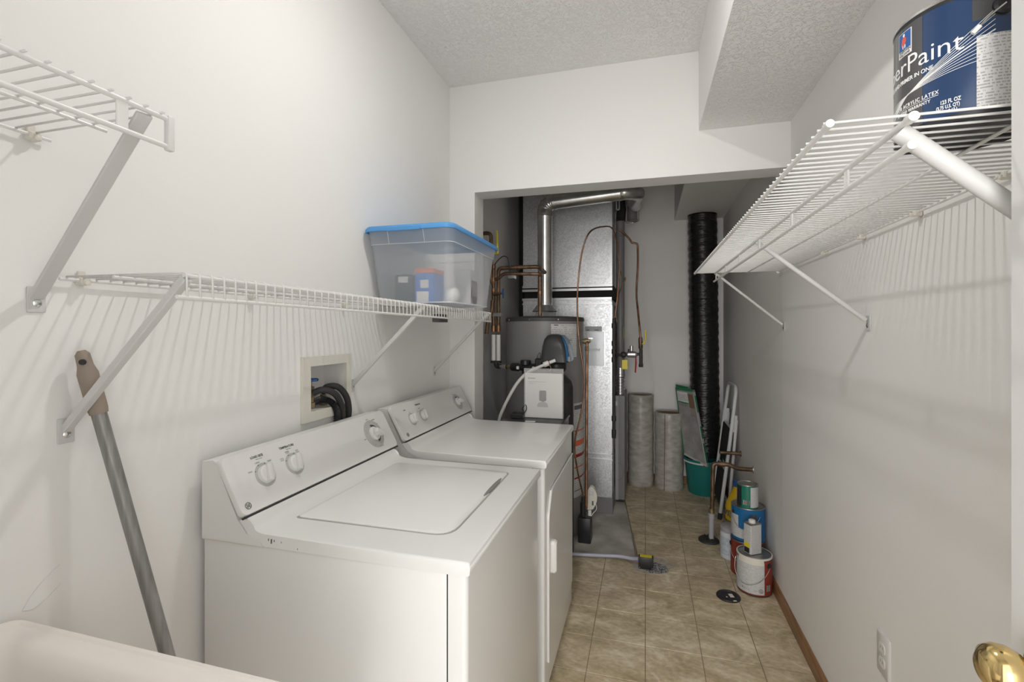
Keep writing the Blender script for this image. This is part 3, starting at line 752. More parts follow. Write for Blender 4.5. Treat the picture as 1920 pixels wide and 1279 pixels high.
obj('label_foot_band', patch(cx, cy, R+.0009, -215, -66, z0+.003, 1.672, 48, .0003), 'can_dark', lab, True)
def can_fn(a0, z, h=.0012, cx_=cx, cy_=cy, R_=R, xs=1.):
    def f(a, b, c):
        an = math.radians(a0)+a*xs/R_; r = R_+h+c; return Vector((cx_+r*math.cos(an), cy_+r*math.sin(an), z+b))
    return f
def cyl_text(s, size, a_end=None, a_start=None, z=0, **k):
    fn = can_fn; xs = k.pop('xs', 1.)
    w = xs*text_w(s, size, **{q: k[q] for q in k if q == 'spacing'})
    if a_start is None: a_start = a_end-math.degrees(w/R)
    return text_bm(s, size, .0002, fn=fn(a_start, z, xs=xs), **k)
obj('brand_word', cyl_text('SuperPaint', .0370, a_end=-118.5, z=1.7672, bold=-.0002, xs=.98), 'can_white', lab)
obj('subtitle', cyl_text('PAINT AND PRIMER IN ONE', .0088, a_end=-141, z=1.7535, bold=.0001, xs=.86), 'can_white', lab)
obj('latex_words', cyl_text('EXTERIOR ACRYLIC LATEX', .0080, a_end=-136.5, z=1.7145, bold=.0001, spacing=1.15, xs=.80), 'can_white', lab)
obj('warranty_words', cyl_text('LIMITED WARRANTY', .0068, a_end=-143.3, z=1.7058, bold=.0001, spacing=1.1, xs=.80), 'can_white', lab)
obj('word_rule', patch(cx, cy, R+.001, -190, -136.5, 1.7123, 1.7130, 24, .0003), 'can_white', lab)
vw = cyl_text('123 FL OZ', .0080, a_end=-120.6, z=1.6965, bold=.0002, xs=.62); obj('volume_words', vw, 'can_white', lab)
obj('volume_words', cyl_text('(3.75 U.S. QT)', .0072, a_end=-120.9, z=1.6895, bold=.0002, xs=.60), 'can_white', lab)
obj('volume_words', cyl_text('3.63 L', .0066, a_end=-122, z=1.6830, bold=.0002, xs=.62), 'can_white', lab)
# fan of fine curved lines sweeping up to the right
sw = bmesh.new()
for i in range(10):
    pts = []
    for q in range(27):
        t = q/26; an = -196+(196-96)*t
        zc_ = 1.733+.012*((.30-t)/.30)**2 if t < .30 else 1.733+(.0115+.0052*i)*((t-.30)/.70)**1.25*1.35
        if t < .30: zc_ = 1.733-(.30-t)*(.02+.010*i)
        pts.append(can_fn(an, zc_, .0012)(0, 0, 0))
    if i == 5: tube(sw, pts, .0010, 5)
    else: tube(sw, pts, .00042, 4)
obj('fan_lines', sw, 'can_white', lab)
obj('logo_frame', patch(cx, cy, R+.0011, -179.5, -161, 1.7963, 1.8338, 8, .0002), 'can_white', lab)
obj('logo_field', patch(cx, cy, R+.0014, -178.6, -162, 1.8065, 1.8329, 8, .0002), 'cloth_blue', lab)
fg = bmesh.new(); gf = can_fn(-170.5, 1.8075, .0018)
def blob(a, b, ra, rb, bm, mi): 
    vs = [bm.verts.new(gf(a+ra*math.cos(2*PI*i/14), b+rb*math.sin(2*PI*i/14), 0)) for i in range(14)]; bm.faces.new(vs).material_index = mi
blob(0, .0125, .0046, .0062, fg, 0); blob(-.003, .008, .0026, .004, fg, 0); blob(-.0002, .0208, .0021, .0026, fg, 1); blob(-.002, .0032, .0012, .0034, fg, 1); blob(.002, .0034, .0012, .0034, fg, 1)
obj('logo_figure', fg, ['skin_red', 'can_white'], lab)
obj('logo_words', cyl_text('SHERWIN', .0056, a_start=-178.2, z=1.8022, bold=.0002, spacing=.95), 'ink', lab)
obj('logo_words', cyl_text('WILLIAMS', .0052, a_start=-178.2, z=1.7976, bold=.0002, spacing=.95), 'ink', lab)
er = LD((cx+R*math.cos(math.radians(-90)), cy+R*math.sin(math.radians(-90))+.002, 1.815), (0, -1, 0), [(0, 0), (.0125, 0), (.0125, .006), (.009, .0085), (.005, .006), (0, .006)], 20)
obj('bail_ear', er, 'black_plastic', pc, True)
obj('bail_handle', T(smooth_path([(cx, cy-R-.006, 1.815), (cx-.018, cy-R-.006, 1.800), (cx-.031, cy-R-.003, 1.785)], 8), .0014, 8), 'chrome', pc, True)
obj('bail_grip', T([(cx-.028, cy-R-.0045, 1.789), (cx-.035, cy-R-.002, 1.781)], .003, 10), 'can_white', pc, True)

# ================================================================== BIN ON THE SHELF
bn = thing('storage_bin', (-.87, 1.915, 1.4735), 'frosted clear storage bin with a blue lid on the left wire shelf', 'storage bin')
zb, zt = 1.4765, 1.757
def rl_(x0, x1, y0, y1, r, z):
    return [((x0+x1)/2+p[0], (y0+y1)/2+p[1], z) for p in rrect((x1-x0)/2, (y1-y0)/2, r, 5)]
bb = bmesh.new()
o0 = rl_(-1.036, -.715, 1.695, 2.135, .03, zb); o1 = rl_(-1.052, -.688, 1.632, 2.195, .035, zt)
om = rl_(-1.049, -.694, 1.645, 2.183, .034, zt-.055); om2 = rl_(-1.047, -.6975, 1.649, 2.179, .034, zt-.056)
loft(bb, [o0, om2, om, o1], True, False)
obj('tub', bb, 'frosted', bn, True)
rb = bmesh.new()
tube(rb, [Vector(p)+Vector((0, 0, 0)) for p in om+[om[0]]], .0018, 5, caps=False)
tube(rb, [Vector(p) for p in o0+[o0[0]]], .003, 5, caps=False)
def lerp3(a, b, t): return Vector(a)*(1-t)+Vector(b)*t
obj('rib', rb, 'frosted_rib', bn, True)
hb = bmesh.new()
for xa in (-.955, -.805): tube(hb, [(xa-.002, 1.632, zt), (xa, 1.646, zt-.055)], .0016, 5)
obj('handle_rib', hb, 'frosted_rib', bn)
ld = bmesh.new()
l0 = rl_(-1.0605, -.680, 1.617, 2.210, .04, zt-.008); l1 = rl_(-1.0605, -.680, 1.617, 2.210, .04, zt+.003); l2 = rl_(-1.055, -.686, 1.624, 2.204, .038, zt+.012); l3 = rl_(-1.035, -.706, 1.645, 2.183, .03, zt+.012); l4 = rl_(-1.03, -.711, 1.65, 2.178, .028, zt+.005)
li = rl_(-1.055, -.686, 1.623, 2.204, .038, zt-.008); lj = rl_(-1.053, -.688, 1.625, 2.202, .038, zt+.001)
loft(ld, [lj, li, l0, l1, l2, l3, l4], True, True)
lid = obj('lid', ld, 'blue_lid', bn, True)
obj('latch', B(-.95, -.81, 1.612, 1.618, zt-.012, zt+.004, .002, 1), 'blue_lid', lid)
def tbox(name, size, loc, rz, m, label, cat, extra=()):
    r = thing(name, loc, label, cat); mt = Matrix.Translation((loc[0], loc[1], loc[2]+size[2]/2)) @ Matrix.Rotation(rz, 4, 'Z')
    bm = boxm(bmesh.new(), size, mt, .0015); obj('carton', bm, m, r)
    for nm, face, a0, a1, b0, b1, mm in extra:
        e = bmesh.new(); sx, sy, sz = size
        # face 'f' = -Y side, 'r' = +X side ; a,b fractions
        if face == 'f': lo = Vector((-sx/2+a0*sx, -sy/2-.0006, -sz/2+b0*sz)); hi = Vector((-sx/2+a1*sx, -sy/2, -sz/2+b1*sz))
        else: lo = Vector((sx/2, -sy/2+a0*sy, -sz/2+b0*sz)); hi = Vector((sx/2+.0006, -sy/2+a1*sy, -sz/2+b1*sz))
        boxm(e, tuple(hi-lo), mt @ Matrix.Translation((lo+hi)/2)); obj(nm, e, mm, r)
    return r
zi = zb+.003
tbox('small_carton', (.075, .10, .115), (-.955, 1.80, zi), .1, 'box_green', 'dark green carton inside the bin, nearest the wall', 'box', [('sticker', 'f', .2, .75, .72, .93, 'paper')])
tbox('small_carton', (.078, .12, .135), (-.850, 1.785, zi), .06, 'box_blue', 'blue carton with an orange top inside the bin', 'box', [('orange_band', 'f', 0, 1, .86, 1, 'box_orange'), ('white_square', 'f', .3, .75, .42, .66, 'paper'), ('white_block', 'f', .1, .75, .02, .32, 'paper'), ('orange_band', 'r', 0, 1, .86, 1, 'box_orange')])
tbox('small_carton', (.07, .10, .155), (-.775, 2.01, zi), .0, 'paper', 'white carton with a pictured front at the far end of the bin', 'box', [('picture', 'r', .1, .9, .05, .7, 'heater_grey'), ('blue_patch', 'r', .3, .8, .05, .25, 'box_blue'), ('red_patch', 'r', .1, .25, .2, .45, 'box_orange')])
tag(obj('light_bulb', LA(-.765, 1.815, [(0, zi), (.014, zi+.002), (.029, zi+.014), (.035, zi+.034), (.029, zi+.054), (.014, zi+.067), (0, zi+.070)], 24), 'bulb_white', None, True), 'round white globe bulb lying in front of the blue carton in the bin', 'bulb')

# ================================================================== POLE, SINK, OUTLET
p0 = Vector((-1.036, .652, 1.332)); p1 = Vector((-.81, .835, .012))
pole = thing('leaning_pole', p1, 'grey pole with a tan grip leaning on the left wall between sink and washer', 'pole')
d = (p1-p0).normalized()
obj('shaft', T([p0+d*.10, p1], .0125, 20), 'pole_grey', pole, True)
g = T([p0+d*q for q in (0, .008, .03, .045, .115, .125)], [.006, .0115, .0125, .0165, .0160, .0145], 20)
obj('grip', g, 'grip_tan', pole, True)
h_ = LD(p0+d*.022+Vector((.009, -.008, 0)), (.6, -.8, 0), [(0, 0), (.0055, 0), (.0055, .004), (0, .004)], 14)
obj('hanging_hole', h_, 'dark_seam', pole)
sk = thing('utility_sink', (-.735, .255, 0), 'off-white utility sink basin at the bottom left corner', 'sink')
bm = bmesh.new()
def rq(x0, x1, y0, y1, r, z): return [((x0+x1)/2+p[0], (y0+y1)/2+p[1], z) for p in rrect((x1-x0)/2, (y1-y0)/2, r, 6)]
a = (-1.050, -.425, -.045, .560)
loft(bm, [rq(-.98, -.49, .02, .50, .06, .50), rq(-1.02, -.452, -.02, .532, .05, .842), rq(a[0], a[1], a[2], a[3], .03, .845), rq(a[0], a[1], a[2], a[3], .03, .871), rq(a[0]+.004, a[1]-.004, a[2]+.004, a[3]-.004, .028, .877),
          rq(a[0]+.010, a[1]-.010, a[2]+.010, a[3]-.010, .028, .877), rq(a[0]+.013, a[1]-.013, a[2]+.013, a[3]-.013, .028, .874), rq(a[0]+.030, a[1]-.030, a[2]+.030, a[3]-.030, .035, .874), rq(a[0]+.042, a[1]-.042, a[2]+.042, a[3]-.042, .04, .866), rq(a[0]+.052, a[1]-.052, a[2]+.052, a[3]-.052, .05, .845),
          rq(-.965, -.51, .04, .475, .07, .54), rq(-.93, -.55, .08, .44, .06, .52)])
obj('basin', bm, 'sink_white', sk, True)
for x in (-.96, -.50):
    for y in (.04, .48): obj('leg', T([(x, y, 0), (x, y, .50)], .016, 10), 'white_plastic', sk, True)
ol = thing('wall_outlet', (XR, 1.586, .385), 'white duplex outlet plate low on the right wall', 'outlet')
bm = bmesh.new(); q = rrect(.0365, .060, .004)
loft(bm, [[(XR-.0004, 1.586+p[0], .445+p[1]) for p in q], [(XR-.004, 1.586+p[0], .445+p[1]) for p in q], [(XR-.0065, 1.586+p[0]*.9, .445+p[1]*.94) for p in q]])
obj('cover_plate', bm, 'white_plastic', ol, True)
for dz in (-.0195, .0195):
    bm = bmesh.new(); q = rrect(.0165, .0135, .009)
    loft(bm, [[(XR-.006, 1.586+p[0], .445+dz+p[1]) for p in q], [(XR-.0085, 1.586+p[0], .445+dz+p[1]) for p in q]]); s = obj('socket', bm, 'white_plastic', ol, True)
    bm = bmesh.new(); box(bm, XR-.0089, XR-.0084, 1.579, 1.5805, .445+dz-.001, .445+dz+.007); box(bm, XR-.0089, XR-.0084, 1.591, 1.5925, .445+dz-.001, .445+dz+.006); obj('slots', bm, 'ink', s)
obj('screw', LD((XR-.0064, 1.586, .445), (-1, 0, 0), [(0, 0), (.003, 0), (.002, .0015), (0, .0016)], 10), 'chrome', ol, True)

# ================================================================== WATER HEATER
hx, hy, hr, hz = -.672, 3.245, .268, 1.448
wh = thing('water_heater', (hx, hy, 0), 'tall grey cylindrical water heater behind the dryer', 'water heater')
obj('tank_shell', LA(hx, hy, [(0, .0), (hr-.02, .0), (hr-.02, .02), (hr, .03), (hr, hz-.012), (0, hz-.012)], 72), 'heater_grey', wh, True)
obj('top_cap', LA(hx, hy, [(hr-.003, hz-.024), (hr+.004, hz-.024), (hr+.004, hz-.004), (hr-.004, hz+.004), (.20, hz+.010), (0, hz+.012)], 72), 'heater_dark', wh, True)
for an in (-60, -100, -140): 
    a = math.radians(an); obj('cap_screw', LD((hx+(hr+.003)*math.cos(a), hy+(hr+.003)*math.sin(a), hz-.014), (math.cos(a), math.sin(a), 0), [(0, 0), (.006, 0), (.005, .003), (0, .0035)], 10), 'chrome', wh, True)
obj('draft_hood', LA(hx, hy, [(.085, hz+.045), (.088, hz+.048), (.060, hz+.085), (.051, hz+.09), (.051, hz+.10)], 32), 'galvanised', wh, True)
for an in (30, 150, 270): obj('hood_leg', T([(hx+.08*math.cos(math.radians(an)), hy+.08*math.sin(math.radians(an)), hz+.008), (hx+.08*math.cos(math.radians(an)), hy+.08*math.sin(math.radians(an)), hz+.05)], .004, 6), 'galvanised', wh)
def hang(u0, u1): return u0, u1
lb1 = obj('instruction_label', patch(hx, hy, hr+.0004, -70, -28, 1.190, 1.405, 16), 'label_print_heater', wh, True)
obj('label_bar', patch(hx, hy, hr+.0012, -62, -38, 1.300, 1.303, 10), 'ink', lb1)
obj('label_bar', patch(hx, hy, hr+.0012, -66, -60, 1.395, 1.401, 6), 'ink', lb1)
lw = obj('warning_label', patch(hx, hy, hr+.0004, -34, 8, .27, .885, 16), 'label_print_heater', wh, True)
for z0_, z1_, mm in ((.845, .872, 'ink'), (.70, .708, 'box_orange'), (.605, .64, 'box_orange'), (.46, .468, 'box_orange'), (.39, .40, 'red'), (.53, .55, 'red'), (.31, .315, 'ink')): obj('label_bar', patch(hx, hy, hr+.0012, -33, (-12 if mm == 'ink' else 6), z0_, z1_, 12), mm, lw)
obj('gas_control_cover', B(hx-.08, hx+.08, hy-hr-.02, hy-hr+.02, .28, .42, .006, 2), 'heater_dark', wh)
# flue
fl_ = thing('flue_pipe', (hx, hy, hz+.10), 'silver metal flue pipe rising from the water heater and turning right', 'pipe')
pr = .0505; bz = hz+.10
fpt = LA(hx, hy, [(pr, bz-.002), (pr, 2.145), (pr+.003, 2.150), (pr+.003, 2.156), (pr, 2.160)], 32); obj('riser', fpt, 'flue_metal', fl_, True)
el = bmesh.new(); cen = []; rad_ = []
r_e = .062
for k in range(21):
    a = PI/2*k/20*.93; cen.append((hx+r_e-r_e*math.cos(a), hy, 2.160+.028+r_e*math.sin(a))); rad_.append(pr+.004 if k % 5 == 0 else pr+.001)
cen = [(hx, hy, 2.158)]+cen; rad_ = [pr+.003]+rad_
tube(el, cen, rad_, 28); obj('elbow', el, 'flue_metal', fl_, True)
e0 = Vector(cen[-1]); e1 = Vector((-.165, hy+.02, e0.z+.035))
obj('crossover', T([e0-Vector((.004, 0, 0)), e1], pr, 28), 'flue_metal', fl_, True)
dd = (e1-e0).normalized()
obj('joint_band', T([e1-dd*.062, e1-dd*.056], pr+.004, 28), 'flue_metal', fl_, True)
obj('joint_band', T([e0+dd*.006, e0+dd*.022], pr+.004, 28), 'flue_metal', fl_, True)
obj('joint_band', T([e1-dd*.010, e1+dd*.006], pr+.003, 28), 'flue_metal', fl_, True)
obj('tee', T(smooth_path([e1, e1+dd*.05, e1+Vector((.11, .12, .02)), (-.085, 3.60, e1.z+.03), (-.075, 3.8, e1.z+.05)], 6), pr+.001, 28), 'flue_metal', fl_, True)
# grey vertical vent behind, with a strap loop
vt = thing('vent_pipe', (-.108, 4.05, 2.24), 'grey vertical vent pipe hanging near the ceiling above the gas line', 'pipe')
vx, vy = -.105, 4.05
obj('pipe', LA(vx, vy, [(0, 2.265), (.040, 2.265), (.040, ZC-.001), (0, ZC-.001)], 24), 'furnace_grey', vt, True)
obj('strap', T([(vx+.054*math.cos(t), vy+.054*math.sin(t), 2.262+.006*math.cos(t)) for t in [2*PI*i/24 for i in range(25)]], .004, 6), 'galvanised', vt, True)
for s in (-1, 1): obj('strap_wire', T([(vx+s*.054, vy, 2.265), (vx+s*.05, vy, ZC-.002)], .003, 6), 'galvanised', vt)
# ================================================================== SHEET-METAL DUCT
DX0, DX1, DY = -.920, -.240, 3.605
dc = thing('sheet_metal_duct', (-.58, 3.85, 0), 'tall galvanised sheet-metal duct behind the water heater', 'duct')
obj('upper_plenum', B(DX0, DX1, DY, 4.25, 1.700, ZC-.002), 'duct_metal', dc)
obj('flange', B(DX0-.004, DX1+.004, DY-.008, 4.25, 1.690, 1.708), 'galvanised', dc)
obj('flange', B(DX0-.004, DX1+.004, DY-.012, 4.25, 1.662, 1.680), 'galvanised', dc)
obj('canvas_gap', B(DX0+.01, DX1+.014, DY+.004, 4.24, 1.598, 1.695), 'black_gap', dc)
obj('flange', B(DX0-.004, DX1+.000, DY-.012, 4.25, 1.592, 1.610), 'galvanised', dc)
obj('flange', B(DX0-.004, DX1+.002, DY-.008, 4.25, 1.560, 1.572), 'galvanised', dc)
obj('lower_duct', B(DX0, DX1, DY, 4.25, .44, 1.598), 'duct_metal', dc)
obj('seam', B(DX0-.004, DX1+.006, DY-.014, 4.25, .430, .442), 'galvanised', dc)
obj('seam', B(DX0-.004, DX1+.006, DY-.010, 4.25, .392, .404), 'galvanised', dc)
obj('boot', B(DX0, DX1+.002, DY+.001, 4.25, .118, .432), 'duct_metal', dc)
obj('base_pan', B(DX0, DX1+.008, DY-.008, 4.25, 0, .118, .002, 1), 'furnace_grey', dc)
obj('edge_seam', B(DX1-.012, DX1+.003, DY-.005, DY+.004, 1.71, ZC-.003), 'galvanised', dc)
obj('edge_seam', B(DX1-.010, DX1+.003, DY-.004, DY+.004, .445, 1.555), 'galvanised', dc)
obj('side_insulation', B(DX1+.001, DX1+.010, DY+.004, 4.20, .45, 1.55), 'furnace_grey', dc)
bk = bmesh.new(); box(bk, -.957, -.926, DY+.01, DY+.07, .8, ZC-.001); tag(obj('black_insulation_strip', bk, 'black_gap', None), 'black vertical insulation strip along the left edge of the sheet-metal duct', 'insulation')
pl = obj('access_plate', B(-.430, -.298, DY-.010, DY-.001, 1.098, 1.352, .001, 1), 'bright_plate', dc); pl['label'] = 'bright aluminium plate with a handwritten date'
obj('plate_frame', B(-.296, -.285, DY-.008, DY-.001, 1.098, 1.352), 'galvanised', pl)
pt = B(-.438, -.312, DY-.013, DY-.011, 1.356, 1.392); pq = obj('paper_strip', pt, 'hood_light', dc)
bmx = bmesh.new(); box(bmx, -.425, -.405, DY-.0145, DY-.013, 1.362, 1.368); box(bmx, -.365, -.335, DY-.0145, DY-.013, 1.362, 1.368); obj('strip_marks', bmx, 'ink', pq)
obj('handwriting', text_bm('3-1994', .034, .0003, 0, .15, 1., 'LEFT', lambda a, b, c: Vector((-.418+a*.95, DY-.0107-c, 1.205+b))), 'ink_light', pl)
# furnace cabinet
fc = thing('furnace_cabinet', (-.205, 4.1, 0), 'narrow grey furnace cabinet right of the sheet-metal duct', 'furnace')
obj('cabinet', B(-.226, -.156, 3.86, 4.30, .02, .845, .004, 2), 'furnace_grey', fc)
obj('front_strip', B(-.230, -.205, 3.852, 3.860, .02, .845, .001, 1), 'hood_light', fc)
obj('foot', B(-.224, -.162, 3.87, 4.28, -.0008, .02), 'black_plastic', fc)
dash = bmesh.new()
for i in range(10):
    a = math.radians(-80+i*17.5); cxx, czz = -.212, .245; boxm(dash, (.014, .001, .003), frame_mtx((cxx+.046*math.cos(a), 3.8510, czz+.068*math.sin(a)), (-math.sin(a), 0, math.cos(a)), (math.cos(a), 0, math.sin(a))))
obj('knockout_dashes', dash, 'ink', fc)
sock = bmesh.new(); box(sock, -.232, -.214, 3.846, 3.852, .765, .80, .001, 1); obj('socket', sock, 'white_plastic', fc)
# round pipe above the furnace
rp = thing('furnace_vent', (-.195, 3.95, .845), 'grey round vent pipe rising from the furnace cabinet beside the duct', 'pipe')
rx, ry = -.196, 3.955
prof = [(.036, .846), (.036, .86)]
for i in range(10): prof += [(.036 if i % 2 else .030, .865+i*.012), (.036 if i % 2 else .030, .872+i*.012)]
obj('flexible_section', LA(rx, ry, prof, 24), 'flex_metal', rp, True)
obj('middle_collar', LA(rx, ry, [(.036, .985), (.040, .988), (.040, 1.005), (.036, 1.008), (.037, 1.05), (.040, 1.052), (.040, 1.06), (.034, 1.062)], 24), 'flex_metal', rp, True)
obj('pipe', LA(rx, ry, [(.034, 1.06), (.034, 2.12), (.037, 2.122), (.037, 2.16), (.034, 2.162), (.034, 2.245), (0, 2.25)], 24), 'furnace_grey', rp, True)
obj('green_tag', B(rx+.028, rx+.031, ry-.04, ry-.024, 1.30, 1.39), 'lime', rp)
tag(obj('duct_bundle', T(smooth_path([(-.196, 3.99, 2.26), (-.193, 4.02, 2.32), (-.19, 4.08, 2.42), (-.19, 4.12, ZC-.001)], 5), .038, 14), 'black_rubber', None, True), 'dark duct stub above the furnace vent under the ceiling', 'duct')
bx_ = bmesh.new(); tag(obj('drain_trap', T(round_path([(-.212, 3.72, 2.40), (-.212, 3.72, 2.285), (-.192, 3.72, 2.285), (-.192, 3.72, 2.40)], .01), .006, 8), 'hood_light', None, True), 'small bent metal hanger beneath the flue crossover', 'hanger')

# ================================================================== GAS LINE
gi = thing('gas_line', (-.222, 3.56, .58), 'black iron gas pipe with drip leg on the front edge of the duct', 'pipe')
gx, gy = -.222, 3.555
obj('riser', T([(gx, gy, .60), (gx, gy, 1.45)], .0115, 12), 'black_iron', gi, True)
for z in (.60, .70, 1.13, 1.19, 1.25, 1.38): obj('coupling', T([(gx, gy, z), (gx, gy, z+.035)], .0165, 12), 'black_iron', gi, True)
obj('gas_cap', T([(gx, gy, .575), (gx, gy, .60)], .0155, 8), 'black_iron', gi)
gr = thing('gas_regulator_run', (-.03, 3.6, 1.10), 'gas valves and regulator with a yellow tag right of the duct', 'gas valve')
ry_ = 3.60
obj('cross_pipe', T([(gx+.012, gy+.01, 1.183), (-.16, ry_, 1.183), (-.033, ry_, 1.190)], .010, 12), 'black_iron', gr, True)
obj('shutoff', T([(-.175, ry_, 1.183), (-.165, ry_, 1.183), (-.145, ry_, 1.184), (-.135, ry_, 1.184)], [.014, .022, .022, .014], 12), 'black_iron', gr, True)
obj('regulator', T([(-.133, ry_, 1.186), (-.125, ry_, 1.186), (-.07, ry_, 1.186), (-.058, ry_, 1.186)], [.014, .022, .024, .014], 14), 'galvanised', gr, True)
obj('regulator_cap', LA(-.098, ry_, [(.020, 1.205), (.012, 1.212), (.012, 1.250), (0, 1.252)], 14), 'galvanised', gr, True)
obj('vent_nipple', LA(-.118, ry_, [(.006, 1.20), (.006, 1.226), (0, 1.227)], 8), 'black_iron', gr)
obj('tee', T([(-.031, ry_, 1.115), (-.031, ry_, 1.225)], .0125, 12), 'black_iron', gr, True)
obj('drip_cap', T([(-.031, ry_, 1.095), (-.031, ry_, 1.118)], .0155, 8), 'black_iron', gr)
obj('valve_body', T([(-.033, ry_, 1.225), (-.033, ry_, 1.235), (-.034, ry_, 1.30), (-.034, ry_, 1.315)], [.011, .016, .016, .011], 10), 'old_copper', gr, True)
obj('yellow_lever', T([(-.020, ry_-.015, 1.262), (-.006, ry_-.02, 1.275), (.000, ry_-.02, 1.30), (.002, ry_-.02, 1.365)], [.006, .005, .0055, .0055], 6), 'yellow', gr)
obj('red_lever', T([(-.066, ry_-.015, 1.17), (-.066, ry_-.02, 1.12), (-.070, ry_-.02, 1.055)], [.004, .006, .006], 6), 'red', gr)
obj('white_tape', T([(-.066, ry_, 1.187), (-.060, ry_, 1.188)], .016, 10), 'paper', gr, True)
obj('yellow_tag', B(-.165, -.125, ry_-.026, ry_-.024, 1.078, 1.147, .001, 1), 'yellow', gr)
def pipe(pts, r, m, label, cat='pipe', name='copper_pipe', rnd=None, n=6, seg=12):
    pa = round_path(pts, rnd) if rnd else smooth_path(pts, n)
    return tag(obj(name, T(pa, r, seg), m, None, True), label, cat)
pipe([(-.190, 3.74, 2.135), (-.165, 3.74, 2.115), (-.118, 3.74, 2.062), (-.100, 3.74, 2.033), (-.078, 3.74, 2.028), (-.058, 3.74, 2.015), (-.055, 3.74, 1.96), (-.055, 3.73, 1.85), (-.064, 3.71, 1.645), (-.052, 3.66, 1.50), (-.040, 3.61, 1.38), (-.034, 3.60, 1.312)], .0075, 'copper', 'bent copper gas tube on the back wall, ending at the yellow-lever valve', name='gas_tube')
pipe([(-.388, 3.09, .28), (-.392, 3.06, .34), (-.408, 2.96, .503), (-.421, 2.945, .668), (-.381, 2.94, .852), (-.362, 2.94, 1.001), (-.368, 2.93, 1.132), (-.391, 2.925, 1.297), (-.404, 2.935, 1.495), (-.401, 2.95, 1.661), (-.375, 2.95, 1.858), (-.330, 2.97, 1.975), (-.262, 3.1, 2.030), (-.215, 3.32, 2.055), (-.187, 3.45, 1.945), (-.180, 3.50, 1.80), (-.196, 3.525, 1.60), (-.212, 3.53, 1.455)], .0052, 'copper', 'long looped copper tube arching in front of the duct', name='looped_tube')
pipe([(-.178, 3.60, 1.80), (-.165, 3.60, 1.765), (-.142, 3.60, 1.745), (-.165, 3.60, 1.690), (-.196, 3.57, 1.60), (-.206, 3.555, 1.50), (-.200, 3.55, 1.42)], .0048, 'old_copper', 'short kinked copper tube right of the duct beside the vent', name='kinked_tube')
# relief valve and discharge pipe
rv = thing('relief_pipe', (-.36, 3.03, .2), 'copper discharge pipe with brass relief valve down the side of the heater', 'pipe')
obj('pipe', T(round_path([(-.352, 3.06, 1.29), (-.352, 3.00, 1.29), (-.356, 2.99, .25)], .02), .0085, 12), 'copper', rv, True)
obj('valve_body', T([(-.385, 3.03, 1.295), (-.36, 3.03, 1.295), (-.335, 3.03, 1.30)], [.014, .020, .012], 10), 'brass_dull', rv, True)
obj('union', T([(-.353, 2.998, 1.235), (-.353, 2.998, 1.265)], .0135, 6), 'brass_dull', rv)
obj('test_lever', B(-.345, -.318, 3.01, 3.018, 1.31, 1.318), 'chrome', rv)
# ================================================================== WATER PIPES AT LEFT
wp = thing('water_pipes', (-.95, 3.0, 1.12), 'aged copper water pipes on the left wall beside the heater', 'pipe')
obj('pipe', T([(-.968, 3.0, 1.355), (-.968, 3.0, 1.80)], .013, 14), 'old_copper', wp, True)
obj('pipe', T(round_path([(-.934, 3.0, 1.355), (-.934, 3.0, 1.775), (-.662, 3.0, 1.775), (-.662, 3.19, 1.76)], .03), .013, 14), 'old_copper', wp, True)
obj('pipe', T(round_path([(-.968, 3.0, 1.70), (-.925, 2.985, 1.705), (-.895, 2.985, 1.735), (-.70, 2.99, 1.728), (-.655, 3.0, 1.728), (-.655, 3.04, 1.72)], .02), .011, 12), 'old_copper', wp, True)
obj('pipe', T(round_path([(-1.062, 3.0, 2.010), (-.985, 3.0, 2.010), (-.985, 3.0, 1.70), (-.968, 3.0, 1.66)], .03), .0125, 14), 'old_copper', wp, True)
obj('pipe', T([(-.660, 3.03, 1.745), (-.660, 3.03, 1.50), (-.660, 3.03, 1.46)], .012, 14), 'old_copper', wp, True)
obj('pipe', T(smooth_path([(-1.01, 2.98, 1.34), (-1.0, 2.98, 1.42), (-.975, 2.98, 1.48), (-.968, 2.98, 1.56)], 4), .013, 12), 'old_copper', wp, True)
for z in (1.62, 1.69, 1.775, 1.355, 1.375): obj('solder_joint', T([(-.968, 3.0, z), (-.968, 3.0, z+.02)], .0155, 14), 'copper', wp, True)
for z in (1.355, 1.375): obj('solder_joint', T([(-.934, 3.0, z), (-.934, 3.0, z+.02)], .0155, 14), 'copper', wp, True)
obj('solder_joint', T([(-.81, 3.0, 1.775), (-.79, 3.0, 1.775)], .016, 14), 'copper', wp, True)
obj('solder_joint', T([(-.660, 3.03, 1.60), (-.660, 3.03, 1.62)], .0145, 14), 'copper', wp, True)
obj('white_sleeve', T([(-.967, 3.0, 1.165), (-.967, 3.0, 1.335)], .0145, 14), 'pvc_white', wp, True)
obj('white_sleeve', T([(-.934, 3.0, 1.165), (-.934, 3.0, 1.335)], .0145, 14), 'pvc_white', wp, True)
obj('clamp', B(-.985, -.914, 2.985, 3.016, 1.455, 1.480, .002, 1), 'galvanised', wp)
obj('clamp', B(-.985, -.917, 2.985, 3.016, 1.148, 1.163, .002, 1), 'black_iron', wp)
obj('stub_wall_flange', LD((XL+.001, 3.0, 2.01), (1, 0, 0), [(0, 0), (.028, 0), (.026, .004), (0, .004)], 16), 'white_plastic', wp)
vb = obj('valve_body', T([(-.968, 3.0, 1.60), (-.945, 2.985, 1.603), (-.905, 2.972, 1.605)], [.014, .011, .006], 10), 'old_copper', wp, True)
hw = bmesh.new(); tube(hw, [Vector((-.893, 2.968, 1.605))+Vector((.006, .0, 0))*0+Vector((.3*math.cos(t), -.95*math.cos(t), 0))*.022*(1+.15*math.cos(5*t))+Vector((0, 0, 1))*.026*math.sin(t)*(1+.15*math.cos(5*t)) for t in [2*PI*i/30 for i in range(31)]], .005, 8, caps=False)
